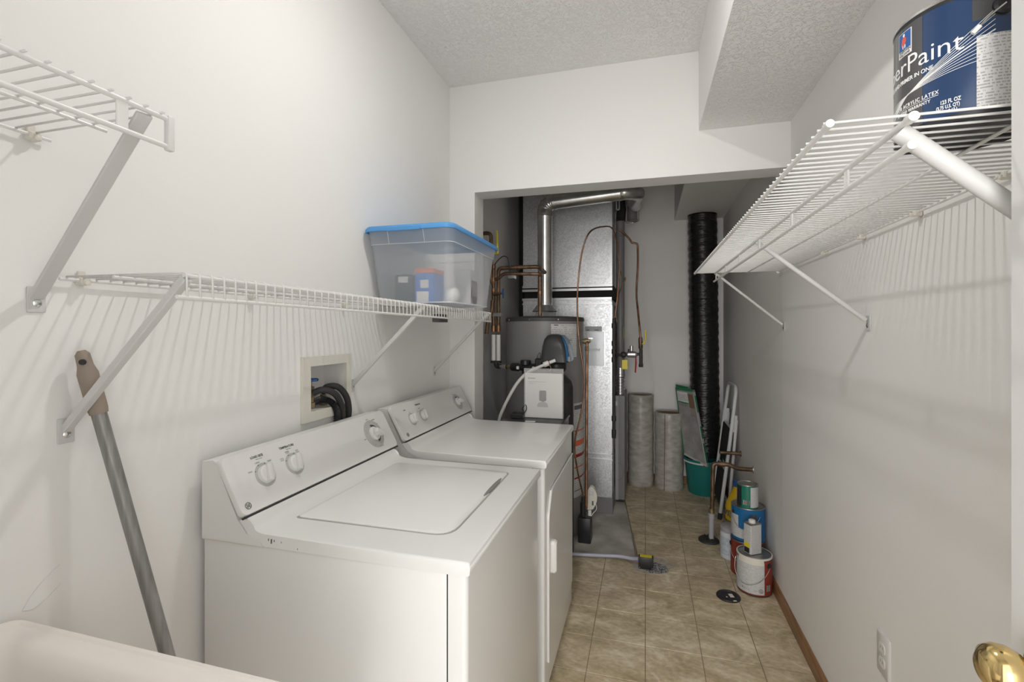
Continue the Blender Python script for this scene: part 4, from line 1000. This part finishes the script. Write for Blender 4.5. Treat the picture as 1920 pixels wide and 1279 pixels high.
tube(hw, [(-.900, 2.99, 1.605), (-.886, 2.946, 1.605)], .004, 6); tube(hw, [(-.893, 2.968, 1.58), (-.893, 2.968, 1.63)], .004, 6)
obj('blue_handwheel', hw, 'valve_blue', wp, True)
obj('yellow_lever', T([(-.935, 2.99, 1.87), (-.937, 2.98, 2.02)], .0065, 8), 'yellow', wp)
obj('yellow_lever_stem', T([(-.980, 3.0, 1.87), (-.935, 2.99, 1.87)], .005, 8), 'yellow', wp)
gw = pipe([(-.955, 2.985, 1.795), (-.925, 2.97, 1.825), (-.89, 2.96, 1.845), (-.862, 2.96, 1.835), (-.852, 2.965, 1.79), (-.848, 2.972, 1.75), (-.840, 2.975, 1.70)], .0032, 'black_rubber', 'black ground wire curling over the copper pipes', 'wire', 'ground_wire')
obj('ground_clamp', B(-.862, -.812, 2.962, 3.002, 1.698, 1.722, .003, 1), 'chrome', wp)
# ================================================================== SOFTENER
so = thing('water_softener', (-.57, 2.70, 0), 'black water softener with a dark grey domed control head behind the dryer', 'water softener')
obj('brine_cabinet', B(-.765, -.43, 2.47, 2.775, 0, .858, .012, 3), 'black_plastic', so, True)
obj('cabinet_lid', B(-.770, -.425, 2.465, 2.778, .858, .872, .005, 2), 'hood_grey', so, True)
obj('resin_tank', LA(-.525, 2.885, [(0, 0.0), (.10, .0), (.105, .02), (.105, 1.02), (.095, 1.06), (.06, 1.09), (.04, 1.10), (.04, 1.14), (0, 1.14)], 32), 'black_plastic', so, True)
obj('valve_base', LA(-.525, 2.88, [(0, 1.115), (.055, 1.115), (.062, 1.13), (.062, 1.165), (.05, 1.18), (0, 1.18)], 24), 'black_plastic', so, True)
# domed head
def rr3(x0, x1, y0, y1, r, z): return [((x0+x1)/2+p[0], (y0+y1)/2+p[1], z) for p in rrect((x1-x0)/2, (y1-y0)/2, r, 6)]
hd_ = bmesh.new()
loft(hd_, [rr3(-.600, -.432, 2.74, 2.95, .03, 1.178), rr3(-.597, -.437, 2.745, 2.95, .032, 1.22), rr3(-.592, -.447, 2.755, 2.95, .034, 1.27), rr3(-.585, -.462, 2.77, 2.945, .038, 1.31), rr3(-.572, -.482, 2.79, 2.93, .04, 1.333), rr3(-.555, -.505, 2.82, 2.90, .024, 1.342)])
head = obj('control_head', hd_, 'hood_grey', so, True)
bt = bmesh.new(); loft(bt, [rr3(-.446, -.424, 2.742, 2.93, .009, 1.186), rr3(-.448, -.430, 2.747, 2.93, .008, 1.225), rr3(-.456, -.440, 2.757, 2.93, .007, 1.275), rr3(-.470, -.457, 2.775, 2.925, .006, 1.312), rr3(-.486, -.476, 2.795, 2.915, .004, 1.334)]); obj('blue_face', bt, 'blue_trim', head, True)
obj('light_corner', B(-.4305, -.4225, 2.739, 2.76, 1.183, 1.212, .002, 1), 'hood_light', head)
bp_ = thing('bypass_valve', (-.75, 2.93, 1.11), 'black plastic bypass valve joining the softener to the copper pipes', 'valve')
yb_ = 2.905
obj('elbow', T(round_path([(-.950, 3.0, 1.165), (-.950, 3.0, 1.128), (-.915, 2.985, 1.128)], .02), .016, 12), 'black_iron', bp_, True)
obj('brass_union', T([(-.915, 2.985, 1.129), (-.895, 2.975, 1.129), (-.893, 2.974, 1.129), (-.86, 2.955, 1.129)], [.012, .012, .018, .018], 8), 'chrome', bp_, True)
obj('brass_union', T([(-.855, 2.95, 1.129), (-.82, 2.935, 1.13)], .014, 12), 'brass_dull', bp_, True)
obj('union_nut', T([(-.822, 2.935, 1.130), (-.818, 2.93, 1.13), (-.775, 2.915, 1.131), (-.77, 2.912, 1.131)], [.018, .026, .026, .02], 12), 'black_plastic', bp_, True)
obj('bypass_body', T([(-.775, 2.915, 1.132), (-.76, yb_, 1.132), (-.60, yb_, 1.138)], [.016, .022, .022], 12), 'black_plastic', bp_, True)
obj('bypass_dial', LA(-.725, yb_, [(.022, 1.145), (.034, 1.15), (.034, 1.172), (.030, 1.178), (0, 1.178)], 16), 'black_plastic', bp_)
obj('bypass_dial', LA(-.725, yb_, [(.0, 1.095), (.024, 1.095), (.024, 1.115)], 16), 'black_plastic', bp_)
obj('clip', B(-.66, -.612, yb_-.03, yb_+.02, 1.13, 1.190, .006, 1), 'black_plastic', bp_)
obj('clip', B(-.778, -.762, yb_-.03, yb_-.02, 1.120, 1.140, .002, 1), 'paper', bp_)
obj('clip', B(-.676, -.66, yb_-.035, yb_-.025, 1.118, 1.140, .002, 1), 'paper', bp_)
obj('loop_wire', T(smooth_path([(-.65, yb_-.02, 1.185), (-.64, yb_-.02, 1.215), (-.628, yb_-.02, 1.225), (-.625, yb_-.02, 1.185)], 4), .0018, 6), 'black_rubber', bp_)
dh = thing('softener_drain_hose', (-.6, 2.66, .9), 'pale flexible hose curving down left from the softener head', 'hose')
obj('tube', T(smooth_path([(-.545, 2.68, 1.172), (-.585, 2.66, 1.155), (-.64, 2.635, 1.128), (-.695, 2.62, 1.075), (-.742, 2.615, 1.0), (-.785, 2.615, .915), (-.812, 2.62, .84), (-.822, 2.625, .70)], 6), .0095, 12), 'hose_white', dh, True)
obj('fitting', T([(-.50, 2.705, 1.192), (-.535, 2.69, 1.178), (-.536, 2.69, 1.177), (-.562, 2.678, 1.166)], [.0095, .0095, .0155, .0155], 8), 'pvc_white', dh, True)
obj('copper_hanger', T(smooth_path([(-.53, 2.67, 1.19), (-.524, 2.668, 1.165), (-.518, 2.665, 1.15), (-.524, 2.665, 1.135), (-.514, 2.665, 1.145)], 4), .0025, 6), 'copper', dh, True)
ad = thing('power_adapter', (-.70, 2.56, .872), 'black power adapter lying on the softener cabinet', 'adapter')
obj('body', B(-.725, -.655, 2.555, 2.60, .872, .898, .004, 1), 'black_plastic', ad)
obj('cord', T(smooth_path([(-.66, 2.585, .89), (-.645, 2.60, .92), (-.652, 2.61, .945), (-.67, 2.61, .92), (-.655, 2.615, .90), (-.64, 2.62, .88)], 5), .0028, 6), 'black_rubber', ad, True)
tag(obj('paper_tag', boxm(bmesh.new(), (.055, .035, .0008), Matrix.Translation((-.60, 2.505, .8728)) @ Matrix.Rotation(.1, 4, 'Z')), 'label_print', None), 'small white paper tag on top of the softener cabinet', 'label')
mn = thing('manual', (-.548, 2.60, .874), 'white printed manual in a clear plastic bag standing on the softener cabinet', 'manual')
MY = 2.612
obj('cover_page', B(-.655, -.442, MY-.003, MY+.003, .876, 1.125, .001, 1), 'paper', mn)
obj('plastic_bag', B(-.661, -.436, MY-.006, MY+.006, .8735, 1.152, .002, 1), 'clear_bag', mn)
ppg = bmesh.new(); lp = lambda a, b, c: Vector((-.636+a, MY-.0034-c*.2, 1.092+b)); 
text_bm('softener', .0085, .0003, .0001, 0, 1., 'LEFT', lambda a, b, c: Vector((-.628+a, MY-.0034-c*.2, 1.092+b)), ppg)
box(ppg, -.636, -.632, MY-.0037, MY-.003, 1.092, 1.099)
ppg.free(); ppg = bmesh.new()
box(ppg, -.636, -.632, MY-.0037, MY-.003, 1.092, 1.100); box(ppg, -.629, -.597, MY-.0036, MY-.003, 1.094, 1.0975)
obj('page_logo', ppg, 'ink', mn)
bmx = bmesh.new(); box(bmx, -.636, -.618, MY-.0036, MY-.003, 1.076, 1.0785); box(bmx, -.615, -.533, MY-.0036, MY-.003, 1.076, 1.0780); box(bmx, -.636, -.605, MY-.0036, MY-.003, 1.068, 1.0700); obj('page_print', bmx, 'ink_light', mn)
bmx = bmesh.new(); prism(bmx, [(-.573, 1.022), (-.532, 1.022), (-.533, .972), (-.550, .965), (-.572, .972)], 'Y', MY-.0038, MY-.003); box(bmx, -.57, -.535, MY-.0036, MY-.003, 1.022, 1.029); obj('pictured_head', bmx, 'furnace_grey', mn)
bmx = bmesh.new(); pts = [(-.584, .936), (-.522, .936)]+[(-.553+.031*math.cos(t), .944+.022*math.sin(t)) for t in [PI*i/10 for i in range(11)]]; prism(bmx, pts, 'Y', MY-.0036, MY-.003); obj('pictured_tank', bmx, 'panel_grey', mn)
# ================================================================== CONDENSATE PUMP AND FLOOR DRAIN HOSE
cpu = thing('condensate_pump', (-.39, 3.20, 0), 'black condensate sump with a white float switch beside the heater foot', 'pump')
obj('sump', B(-.418, -.335, 3.055, 3.15, 0, .160, .006, 2), 'black_plastic', cpu, True)
obj('inlet', T([(-.388, 3.09, .158), (-.388, 3.09, .285)], [.012, .012], 12), 'black_iron', cpu, True)
obj('inlet_coupling', T([(-.388, 3.09, .17), (-.388, 3.09, .25)], .019, 12), 'black_plastic', cpu, True)
sw_ = bmesh.new(); prism(sw_, [(-.365, .20), (-.325, .205), (-.302, .255), (-.300, .305), (-.322, .345), (-.345, .352), (-.368, .315)], 'Y', 3.10, 3.145)
bmesh.ops.bevel(sw_, geom=list(sw_.edges), offset=.004, segments=2, affect='EDGES')
fs_ = obj('float_switch', sw_, 'cream_plastic', cpu, True)
obj('switch_label', B(-.352, -.318, 3.097, 3.0995, .295, .325), 'label_print', fs_); obj('switch_slot', B(-.332, -.322, 3.097, 3.0995, .235, .262), 'ink', fs_)
obj('wire_nut', B(-.358, -.337, 3.10, 3.125, .160, .20, .004, 1), 'paper', cpu)
obj('lead', T(smooth_path([(-.312, 3.13, .24), (-.305, 3.12, .205), (-.325, 3.11, .18), (-.340, 3.11, .155)], 4), .0022, 6), 'paper', cpu, True)
pipe([(-.55, 2.86, .012), (-.419, 2.862, .016), (-.277, 2.880, .018), (-.153, 2.890, .024), (-.075, 2.870, .030), (-.036, 2.845, .046)], .0105, 'hose_grey', 'pale grey drain hose crossing the floor to the floor drain', 'hose', 'floor_hose')
dn = thing('floor_drain', (.055, 2.86, 0), 'dusty round floor drain with a pale cement ring in the middle of the floor', 'drain')
rg = bmesh.new(); pts = [(.03+(.125+.018*math.sin(3*t)+.01*math.sin(7*t))*math.cos(t), 2.88+(.115+.014*math.sin(2*t+1))*math.sin(t)) for t in [2*PI*i/36 for i in range(36)]]
prism(rg, pts, 'Z', -.001, .0012); obj('cement_ring', rg, 'patch_pale', dn)
rg = bmesh.new(); prism(rg, [(.05+.072*math.cos(t), 2.85+.066*math.sin(t)) for t in [2*PI*i/28 for i in range(28)]], 'Z', .0012, .003); obj('grate', rg, 'gravel', dn)
bk = thing('black_float_box', (.003, 2.815, .003), 'small black box with a yellow label standing in the floor drain', 'box')
obj('housing', B(-.038, .044, 2.812, 2.850, .0032, .072, .004, 2), 'black_plastic', bk, True)
obj('yellow_label', B(-.030, .036, 2.816, 2.846, .072, .0732), 'yellow', bk)
for x in (-.031, .037): obj('screw', LD((x, 2.812, .012), (0, -1, 0), [(0, 0), (.003, 0), (.002, .0015), (0, .002)], 8), 'chrome', bk)
hose([(-.082, 3.27, .008), (-.072, 3.15, .009), (-.058, 3.03, .009), (-.050, 2.94, .010), (-.046, 2.905, .012)], .006, 'grip_tan', 'thin tan tube lying along the cut vinyl edge to the floor drain', 'thin_tube', 'tube')

# ================================================================== RISER PIPE, COVERS
cp_ = thing('copper_standpipe', (.405, 3.315, 0), 'copper pipe from the right wall bending down into a grey floor stub', 'pipe')
obj('pipe', T(round_path([(XR-.001, 3.30, .485), (.562, 3.30, .485), (.515, 3.30, .507), (.42, 3.30, .507), (.414, 3.305, .18)], .022), .013, 14), 'old_copper', cp_, True)
obj('coupling', T([(.455, 3.30, .507), (.49, 3.30, .507)], .016, 14), 'old_copper', cp_, True)
obj('adapter_ring', T([(.413, 3.305, .185), (.413, 3.305, .215)], .0175, 14), 'brass_dull', cp_, True)
obj('pvc_collar', T([(.412, 3.305, .150), (.412, 3.305, .185)], .020, 14), 'pvc_grey', cp_, True)
obj('pvc_stub', T([(.410, 3.306, .02), (.412, 3.305, .155)], .0165, 14), 'pvc_grey', cp_, True)
obj('wall_flange', LD((XR-.0005, 3.30, .485), (-1, 0, 0), [(0, 0), (.024, 0), (.022, .005), (0, .005)], 16), 'chrome', cp_, True)
sb = thing('copper_stub', (XR, 3.69, .49), 'short capped copper stub sticking out of the right wall behind the standpipe', 'pipe')
obj('pipe', T([(XR-.001, 3.69, .487), (.515, 3.69, .487)], .012, 14), 'old_copper', sb, True)
obj('wall_flange', LD((XR-.0005, 3.69, .487), (-1, 0, 0), [(0, 0), (.022, 0), (.020, .006), (0, .006)], 16), 'old_copper', sb, True)
cd = thing('cleanout_cover', (.396, 3.315, 0), 'black ribbed floor cover around the foot of the copper standpipe', 'floor cover')
obj('plate', LA(.396, 3.315, [(0, .0), (.064, .0), (.062, .010), (.045, .018), (0, .020)], 28), 'black_rubber', cd, True)
rb_ = bmesh.new()
for a in range(6): boxm(rb_, (.09, .006, .006), Matrix.Translation((.396, 3.315, .0215)) @ Matrix.Rotation(a*PI/6, 4, 'Z'))
obj('ribs', rb_, 'black_iron', cd)
fc2 = thing('floor_cover', (.410, 2.648, 0), 'flat black round cover on the floor in front of the paint cans', 'floor cover')
obj('disc', LA(.410, 2.648, [(0, 0), (.058, 0), (.058, .005), (.055, .008), (.042, .009), (.040, .0065), (0, .0065)], 36), 'black_plastic', fc2, True)
obj('sticker', boxm(bmesh.new(), (.020, .032, .0006), Matrix.Translation((.424, 2.650, .0070)) @ Matrix.Rotation(.25, 4, 'Z')), 'cream_plastic', fc2)
obj('chip', boxm(bmesh.new(), (.016, .008, .001), Matrix.Translation((.433, 2.600, .0088)) @ Matrix.Rotation(.3, 4, 'Z')), 'paper', fc2)
obj('chip', boxm(bmesh.new(), (.006, .006, .001), Matrix.Translation((.400, 2.632, .0070))), 'paper', fc2)

# ================================================================== PAINT CANS BY THE RIGHT WALL
def metal_can(cx, cy, z, r, h, body, label, cat='paint can', group=None, name='paint_can'):
    root = thing(name, (cx, cy, z), label, cat, group)
    obj('can_body', LA(cx, cy, [(0, z+.002), (r-.003, z), (r, z+.002), (r, z+h-.004)], 40), body, root, True)
    obj('rim', LA(cx, cy, [(r, z+h-.005), (r+.002, z+h-.003), (r+.001, z+h), (r-.004, z+h), (r-.007, z+h-.006), (r-.011, z+h-.006), (r-.013, z+h-.002), (r-.018, z+h-.0025), (0, z+h-.0025)], 40), 'tin', root, True)
    return root
A1 = (.5535, 2.762, .0835)
c1 = metal_can(A1[0], A1[1], 0, A1[2], .196, 'can_dark', 'paint can with a white label and red side, nearest can on the floor')
L1 = obj('red_label', patch(A1[0], A1[1], A1[2]+.0003, -200, 20, .008, .184, 44, .0004), 'can_red', c1, True)
obj('white_label', patch(A1[0], A1[1], A1[2]+.0009, -190, -68, .014, .178, 32, .0004), 'label_print_can', L1, True)
obj('paint_drip', patch(A1[0], A1[1], A1[2]+.0015, -160, -70, .163, .190, 24, .0006), 'cream_plastic', c1, True)
obj('paint_drip', LA(A1[0], A1[1], [(A1[2]-.003, .1965), (A1[2]+.002, .1965), (A1[2]+.0024, .188)], 40), 'cream_plastic', c1, True)
obj('barcode', patch(A1[0], A1[1], A1[2]+.0011, -60, -42, .030, .062, 8, .0004), 'barcode', L1)
c1fn = lambda a0, z: can_fn(a0, z, .0018, A1[0], A1[1], A1[2])
rgm = bmesh.new(); tube(rgm, [c1fn(-80, .034)(.010*math.cos(t), .010*math.sin(t), 0) for t in [2*PI*i/20 for i in range(21)]], .0010, 5, caps=False); tube(rgm, [c1fn(-80, .034)(.004*math.cos(t), .005*math.sin(t)-.001, 0) for t in [2*PI*i/12 for i in range(13)]], .0012, 5, caps=False); obj('round_mark', rgm, 'ink', L1)
dmk = bmesh.new(); f_ = c1fn(-142, .034); dmk.faces.new([dmk.verts.new(f_(*p)) for p in ((-.004, 0, 0), (0, -.004, 0), (.004, 0, 0), (0, .004, 0))]); obj('diamond_mark', dmk, 'ink', L1)
wdk = bmesh.new()
for i, (aa, bb2) in enumerate(((-138, -116), (-104, -92))): patch(A1[0], A1[1], A1[2]+.0015, aa, bb2, .030, .034, 6, .0003, wdk)
obj('label_words', wdk, 'ink_light', L1)
er_ = lambda root, A, an, z, r=.011: obj('bail_ear', LD((A[0]+A[2]*math.cos(math.radians(an)), A[1]+A[2]*math.sin(math.radians(an)), z), (math.cos(math.radians(an)), math.sin(math.radians(an)), 0), [(0, 0), (r, 0), (r, .005), (r*.6, .007), (0, .005)], 16), 'black_plastic', root, True)
er_(c1, A1, -48, .158, .014)
def bail(root, A, a0, a1, z0, zlow, rr=.0014):
    pts = []
    for i in range(17):
        t = i/16; an = math.radians(a0+(a1-a0)*t); q = A[2]+.006+.012*math.sin(PI*t); pts.append((A[0]+q*math.cos(an), A[1]+q*math.sin(an), z0-(z0-zlow)*math.sin(PI*t)))
    obj('bail_handle', T(pts, rr, 6), 'chrome', root, True)
bail(c1, A1, -48, -200, .150, .062)
A2 = (.552, 2.9455, .0835)
c2 = metal_can(A2[0], A2[1], 0, A2[2], .193, 'can_red', 'dark red paint can on the floor under the blue can')
er_(c2, A2, 185, .160); bail(c2, A2, 190, 285, .150, .09)
A3 = (.5605, 2.955, .0865)
c3 = metal_can(A3[0], A3[1], .1945, A3[2], .186, 'can_blue', 'blue paint can stacked on the dark red can')
obj('white_label', patch(A3[0], A3[1], A3[2]+.0006, -185, -135, .262, .335, 16), 'label_print_can', c3, True)
obj('white_label', patch(A3[0], A3[1], A3[2]+.0006, -185, -55, .212, .266, 32), 'label_print_can', c3, True)
er_(c3, A3, 200, .345, .009); bail(c3, A3, 195, 300, .345, .27)
obj('brush_mark', patch(A3[0], A3[1], A3[2]+.0006, -92, -84, .315, .352, 4), 'old_copper', c3); obj('brush_mark', patch(A3[0], A3[1], A3[2]+.0006, -80, -72, .315, .352, 4), 'old_copper', c3)
A4 = (.552, 2.925, .053)
c4 = metal_can(A4[0], A4[1], .381, A4[2], .128, 'can_green', 'small green paint can on top of the blue can')
obj('dark_label', patch(A4[0], A4[1], A4[2]+.0003, 170, 225, .389, .500, 14), 'can_dark', c4, True)
obj('white_label', patch(A4[0], A4[1], A4[2]+.0006, -85, 10, .389, .500, 20), 'label_print_can', c4, True)
obj('barcode', patch(A4[0], A4[1], A4[2]+.0009, -128, -92, .402, .428, 8), 'barcode', c4)
# oblong tin
ot = thing('solvent_tin', (.545, 2.762, .1965), 'white rectangular tin with a white screw cap on the nearest paint can', 'tin')
mt = Matrix.Translation((.545, 2.760, .1965)) @ Matrix.Rotation(math.radians(33), 4, 'Z')
bm = bmesh.new(); q = rrect(.036, .0255, .006); loft(bm, [[mt @ Vector((p[0], p[1], z)) for p in q] for z in (0, .150)]); obj('tin_body', bm, 'label_print_can', ot, True)
bm = bmesh.new(); loft(bm, [[mt @ Vector((p[0], p[1], .150)) for p in q], [mt @ Vector((p[0]*1.02, p[1]*1.02, .152)) for p in q], [mt @ Vector((p[0]*.9, p[1]*.9, .156)) for p in q]]); obj('tin_top', bm, 'tin', ot, True)
cc_ = mt @ Vector((-.004, 0, 0)); obj('cap', LA(cc_.x, cc_.y, [(0, .35), (.017, .350), (.017, .366), (.013, .369), (0, .369)], 20), 'pvc_white', ot, True)
def fp_(x0, x1, z0_, z1_, side, m_, nm):
    e = bmesh.new()
    if side == 'l': boxm(e, (.0008, x1-x0, z1_-z0_), mt @ Matrix.Translation((-.0363, (x0+x1)/2, (z0_+z1_)/2)))
    else: boxm(e, (x1-x0, .0008, z1_-z0_), mt @ Matrix.Translation(((x0+x1)/2, -.0258, (z0_+z1_)/2)))
    obj(nm, e, m_, ot)
fp_(-.019, .019, .032, .055, 'l', 'yellow', 'yellow_patch'); fp_(-.015, .019, .003, .030, 'l', 'black_plastic', 'black_patch')
# white tub with grey lid
wj = thing('white_tub', (.505, 3.118, 0), 'white plastic tub with a grey lid on the floor behind the red can', 'tub')
obj('tub_body', LA(.505, 3.118, [(0, 0), (.062, 0), (.068, .006), (.068, .150), (.060, .160)], 32), 'jug_white', wj, True)
obj('tub_lid', LA(.505, 3.118, [(.060, .158), (.069, .160), (.069, .180), (.060, .188), (0, .190)], 32), 'lid_grey', wj, True)
obj('label', patch(.505, 3.118, .0688, -180, -95, .03, .13, 18), 'label_print_blue', wj)
# yellow bottle
yb2 = thing('yellow_bottle', (.572, 3.33, 0), 'yellow cleaner bottle with a blue cap behind the blue paint can', 'bottle')
bcx, bcy = .572, 3.322
obj('bottle_body', LA(bcx, bcy, [(0, 0), (.070, 0), (.075, .008), (.075, .240), (.070, .262), (.030, .352), (.024, .362), (.022, .372)], 32), 'zep_yellow', yb2, True)
obj('bottle_cap', LA(bcx, bcy, [(0, .366), (.026, .366), (.027, .372), (.027, .398), (.024, .402), (0, .402)], 24), 'valve_blue', yb2, True)
obj('green_label', patch(bcx, bcy, .0754, 150, 290, .075, .150, 24), 'lime', yb2, True)
zf = lambda a0, z: can_fn(a0, z, .0010, bcx, bcy, .075)
obj('label_word', text_bm('zep', .082, .0003, .0028, 0, .92, 'LEFT', zf(182, .185)), 'ink', yb2)
obj('label_rule', patch(bcx, bcy, .0754, 150, 290, .150, .158, 24), 'ink', yb2)

# ================================================================== ROLLS, BUCKET, FILTERS, STOOL, BLACK DUCT
def roll(cx, cy, r, h, label, seam=None):
    root = thing('insulation_roll', (cx, cy, 0), label, 'insulation roll', 'plastic-wrapped rolls at the back wall')
    prof = [(r-.004, 0), (r, .006)]+[(r+.002*math.sin(i*1.7), .006+(h-.012)*i/16) for i in range(1, 17)]+[(r-.003, h), (r-.012, h), (r-.014, h-.05)]
    obj('wrapped_sheet', LA(cx, cy, prof, 40), 'roll_wrap', root, True)
    obj('core', LA(cx, cy, [(r-.013, h-.012), (r*.5, h-.016), (r*.3, h-.03), (0, h-.03)], 32), 'cardboard', root, True)
    if seam:
        a = math.radians(seam); obj('seam', T([(cx+(r+.002)*math.cos(a), cy+(r+.002)*math.sin(a), .002), (cx+(r+.002)*math.cos(a+.05), cy+(r+.002)*math.sin(a+.05), h-.004)], .003, 6), 'cardboard', root)
    return root
roll(-.040, 4.383, .110, .795, 'taller grey plastic-wrapped roll beside the furnace cabinet')
roll(.199, 4.345, .118, .655, 'shorter grey plastic-wrapped roll with a dark seam beside the teal bucket', -112)
bu = thing('bucket', (.482, 4.30, 0), 'teal plastic bucket with a white handle under the black duct', 'bucket')
obj('bucket_body', LA(.482, 4.30, [(0, 0), (.128, 0), (.132, .008), (.160, .275), (.166, .277), (.166, .290), (.160, .292), (.157, .285), (.128, .012), (0, .010)], 40), 'teal', bu, True)
pts = [(.482+.172*math.cos(math.radians(a)), 4.30+.172*math.sin(math.radians(a)), .270) for a in range(-165, -95, 5)]
obj('handle', T(pts, .007, 8), 'pvc_white', bu, True)
bd_ = bmesh.new(); prof = []
nz_ = 150; zlo, zhi = .30, ZS-.012
for i in range(nz_+1):
    z = zlo+(zhi-zlo)*i/nz_; prof.append((.117+.0022*math.sin(z*95)+.0014*math.sin(z*37+1), z))
lathe(bd_, 0.483, 4.345, [(0, zlo)]+prof+[(.112, zhi+.008), (.119, zhi+.011), (0, zhi+.0115)], 40)
for v in bd_.verts: v.co.x -= (v.co.z-1.0)*.012
tag(obj('insulated_duct', bd_, 'black_wrap', None, True), 'tall duct wrapped in shiny black plastic from soffit down to the bucket', 'duct')
def filt(BL, BR, TL, TR, th, label):
    BL, BR, TL, TR = map(Vector, (BL, BR, TL, TR)); n_ = (BR-BL).cross(TL-BL).normalized()
    if n_.y > 0: n_ = -n_
    root = thing('furnace_filter', tuple(BL.lerp(BR, .5)), label, 'air filter', 'furnace filters in the bucket')
    def quad(a0, a1, b0, b1, h0, h1, m_, nm, par=root):
        e = bmesh.new(); P = lambda a, b, h: (BL*(1-a)+BR*a)*(1-b)+(TL*(1-a)+TR*a)*b+n_*h
        lo = [e.verts.new(P(*q, h0)) for q in ((a0, b0), (a1, b0), (a1, b1), (a0, b1))]; hi = [e.verts.new(P(*q, h1)) for q in ((a0, b0), (a1, b0), (a1, b1), (a0, b1))]
        e.faces.new(lo); e.faces.new(hi[::-1])
        for i in range(4): e.faces.new((lo[i], lo[(i+1) % 4], hi[(i+1) % 4], hi[i]))
        return obj(nm, e, m_, par)
    quad(.03, .97, .02, .98, .001, th-.004, 'filter_media', 'filter_media')
    e = quad(0, 1, 0, .03, 0, th, 'panel_grey', 'card_frame'); quad(0, 1, .97, 1, 0, th, 'green_print', 'card_frame'); quad(0, .035, 0, 1, 0, th, 'green_print', 'card_frame'); quad(.96, 1, 0, 1, 0, th, 'panel_grey', 'card_frame')
    quad(1, 1.004, .05, .30, .002, th-.002, 'green_print', 'printed_edge'); quad(1, 1.004, .36, .52, .002, th-.002, 'green_print', 'printed_edge'); quad(1, 1.004, .70, .92, .002, th-.002, 'green_print', 'printed_edge')
    quad(.05, .62, .80, .95, th-.004, th-.0035, 'label_print', 'printed_sheet'); quad(.05, .6, .785, .80, th-.004, th-.0032, 'green_print', 'printed_sheet')
    quad(.64, .9, .62, .93, th-.004, th-.0035, 'cardboard', 'printed_picture')
    pl = bmesh.new()
    for i in range(14):
        a = .08+.84*i/13; P = lambda a, b, h: (BL*(1-a)+BR*a)*(1-b)+(TL*(1-a)+TR*a)*b+n_*h
        tube(pl, [P(a, .06, th-.004), P(a, .74, th-.004)], .003, 5)
    obj('pleats', pl, 'filter_media', root)
    return root
filt((.325, 4.265, .315), (.492, 4.118, .262), (.262, 4.335, .872), (.395, 4.205, .870), .022, 'plastic-wrapped air filter with green printed edges, in front of the other filter')
filt((.345, 4.300, .330), (.455, 4.203, .300), (.265, 4.395, .888), (.362, 4.287, .880), .018, 'air filter with a green border, mostly behind the front filter at the back wall')
st = thing('step_stool', (.56, 3.9, 0), 'folded white step stool with black treads leaning on the right wall', 'step stool')
yn, yf = 3.715, 4.085
def lx(z): return .517+(.632-.517)*(z/.95)   # leaning plane
loop = round_path([(lx(.02), yn, .02), (lx(.60), yn, .60), (lx(.955), yn+.02, .955), (lx(.955), yf-.02, .955), (lx(.60), yf, .60), (lx(.02), yf, .02)], .07, 6)
obj('front_frame', T(loop, .0125, 12), 'stool_white', st, True)
loop2 = round_path([(lx(.70)+.030, yn+.012, .72), (lx(.1)+.052, yn+.012, .10), (lx(.06)+.054, yf-.012, .10), (lx(.70)+.030, yf-.012, .72)], .06, 6)
obj('rear_frame', T(loop2, .0105, 12), 'stool_white', st, True)
for y_ in (yn, yf): obj('rubber_foot', T([(lx(0), y_, 0.0), (lx(.045), y_, .045)], .0155, 12), 'black_rubber', st, True)
def tread(z0_, z1_, off):
    e = bmesh.new(); m_ = frame_mtx((lx((z0_+z1_)/2)-off, (yn+yf)/2, (z0_+z1_)/2), (0, 1, 0), (-1, 0, .12))
    boxm(e, (yf-yn-.035, z1_-z0_, .016), m_, .003); t_ = obj('step', e, 'stool_white', st)
    e = bmesh.new(); boxm(e, (yf-yn-.06, z1_-z0_-.02, .006), frame_mtx(m_ @ Vector((0, 0, .010)), (0, 1, 0), (-1, 0, .12))); obj('tread', e, 'tread_black', t_)
tread(.385, .655, -.008); tread(.075, .345, -.008)
for y_ in (yn+.015, yf-.015): obj('hinge_bracket', B(lx(.70)-.004, lx(.70)+.035, y_-.004, y_+.004, .63, .75, .002, 1), 'stool_white', st)
for y_ in (yn, yf):
    for z_ in (.70, .80): obj('rivet', LD((lx(z_)-.011, y_, z_), (-1, -.1, 0), [(0, 0), (.005, 0), (.003, .003), (0, .003)], 8), 'chrome', st)

# small hook left on the back wall and scuffs are omitted: nothing of them has depth in view
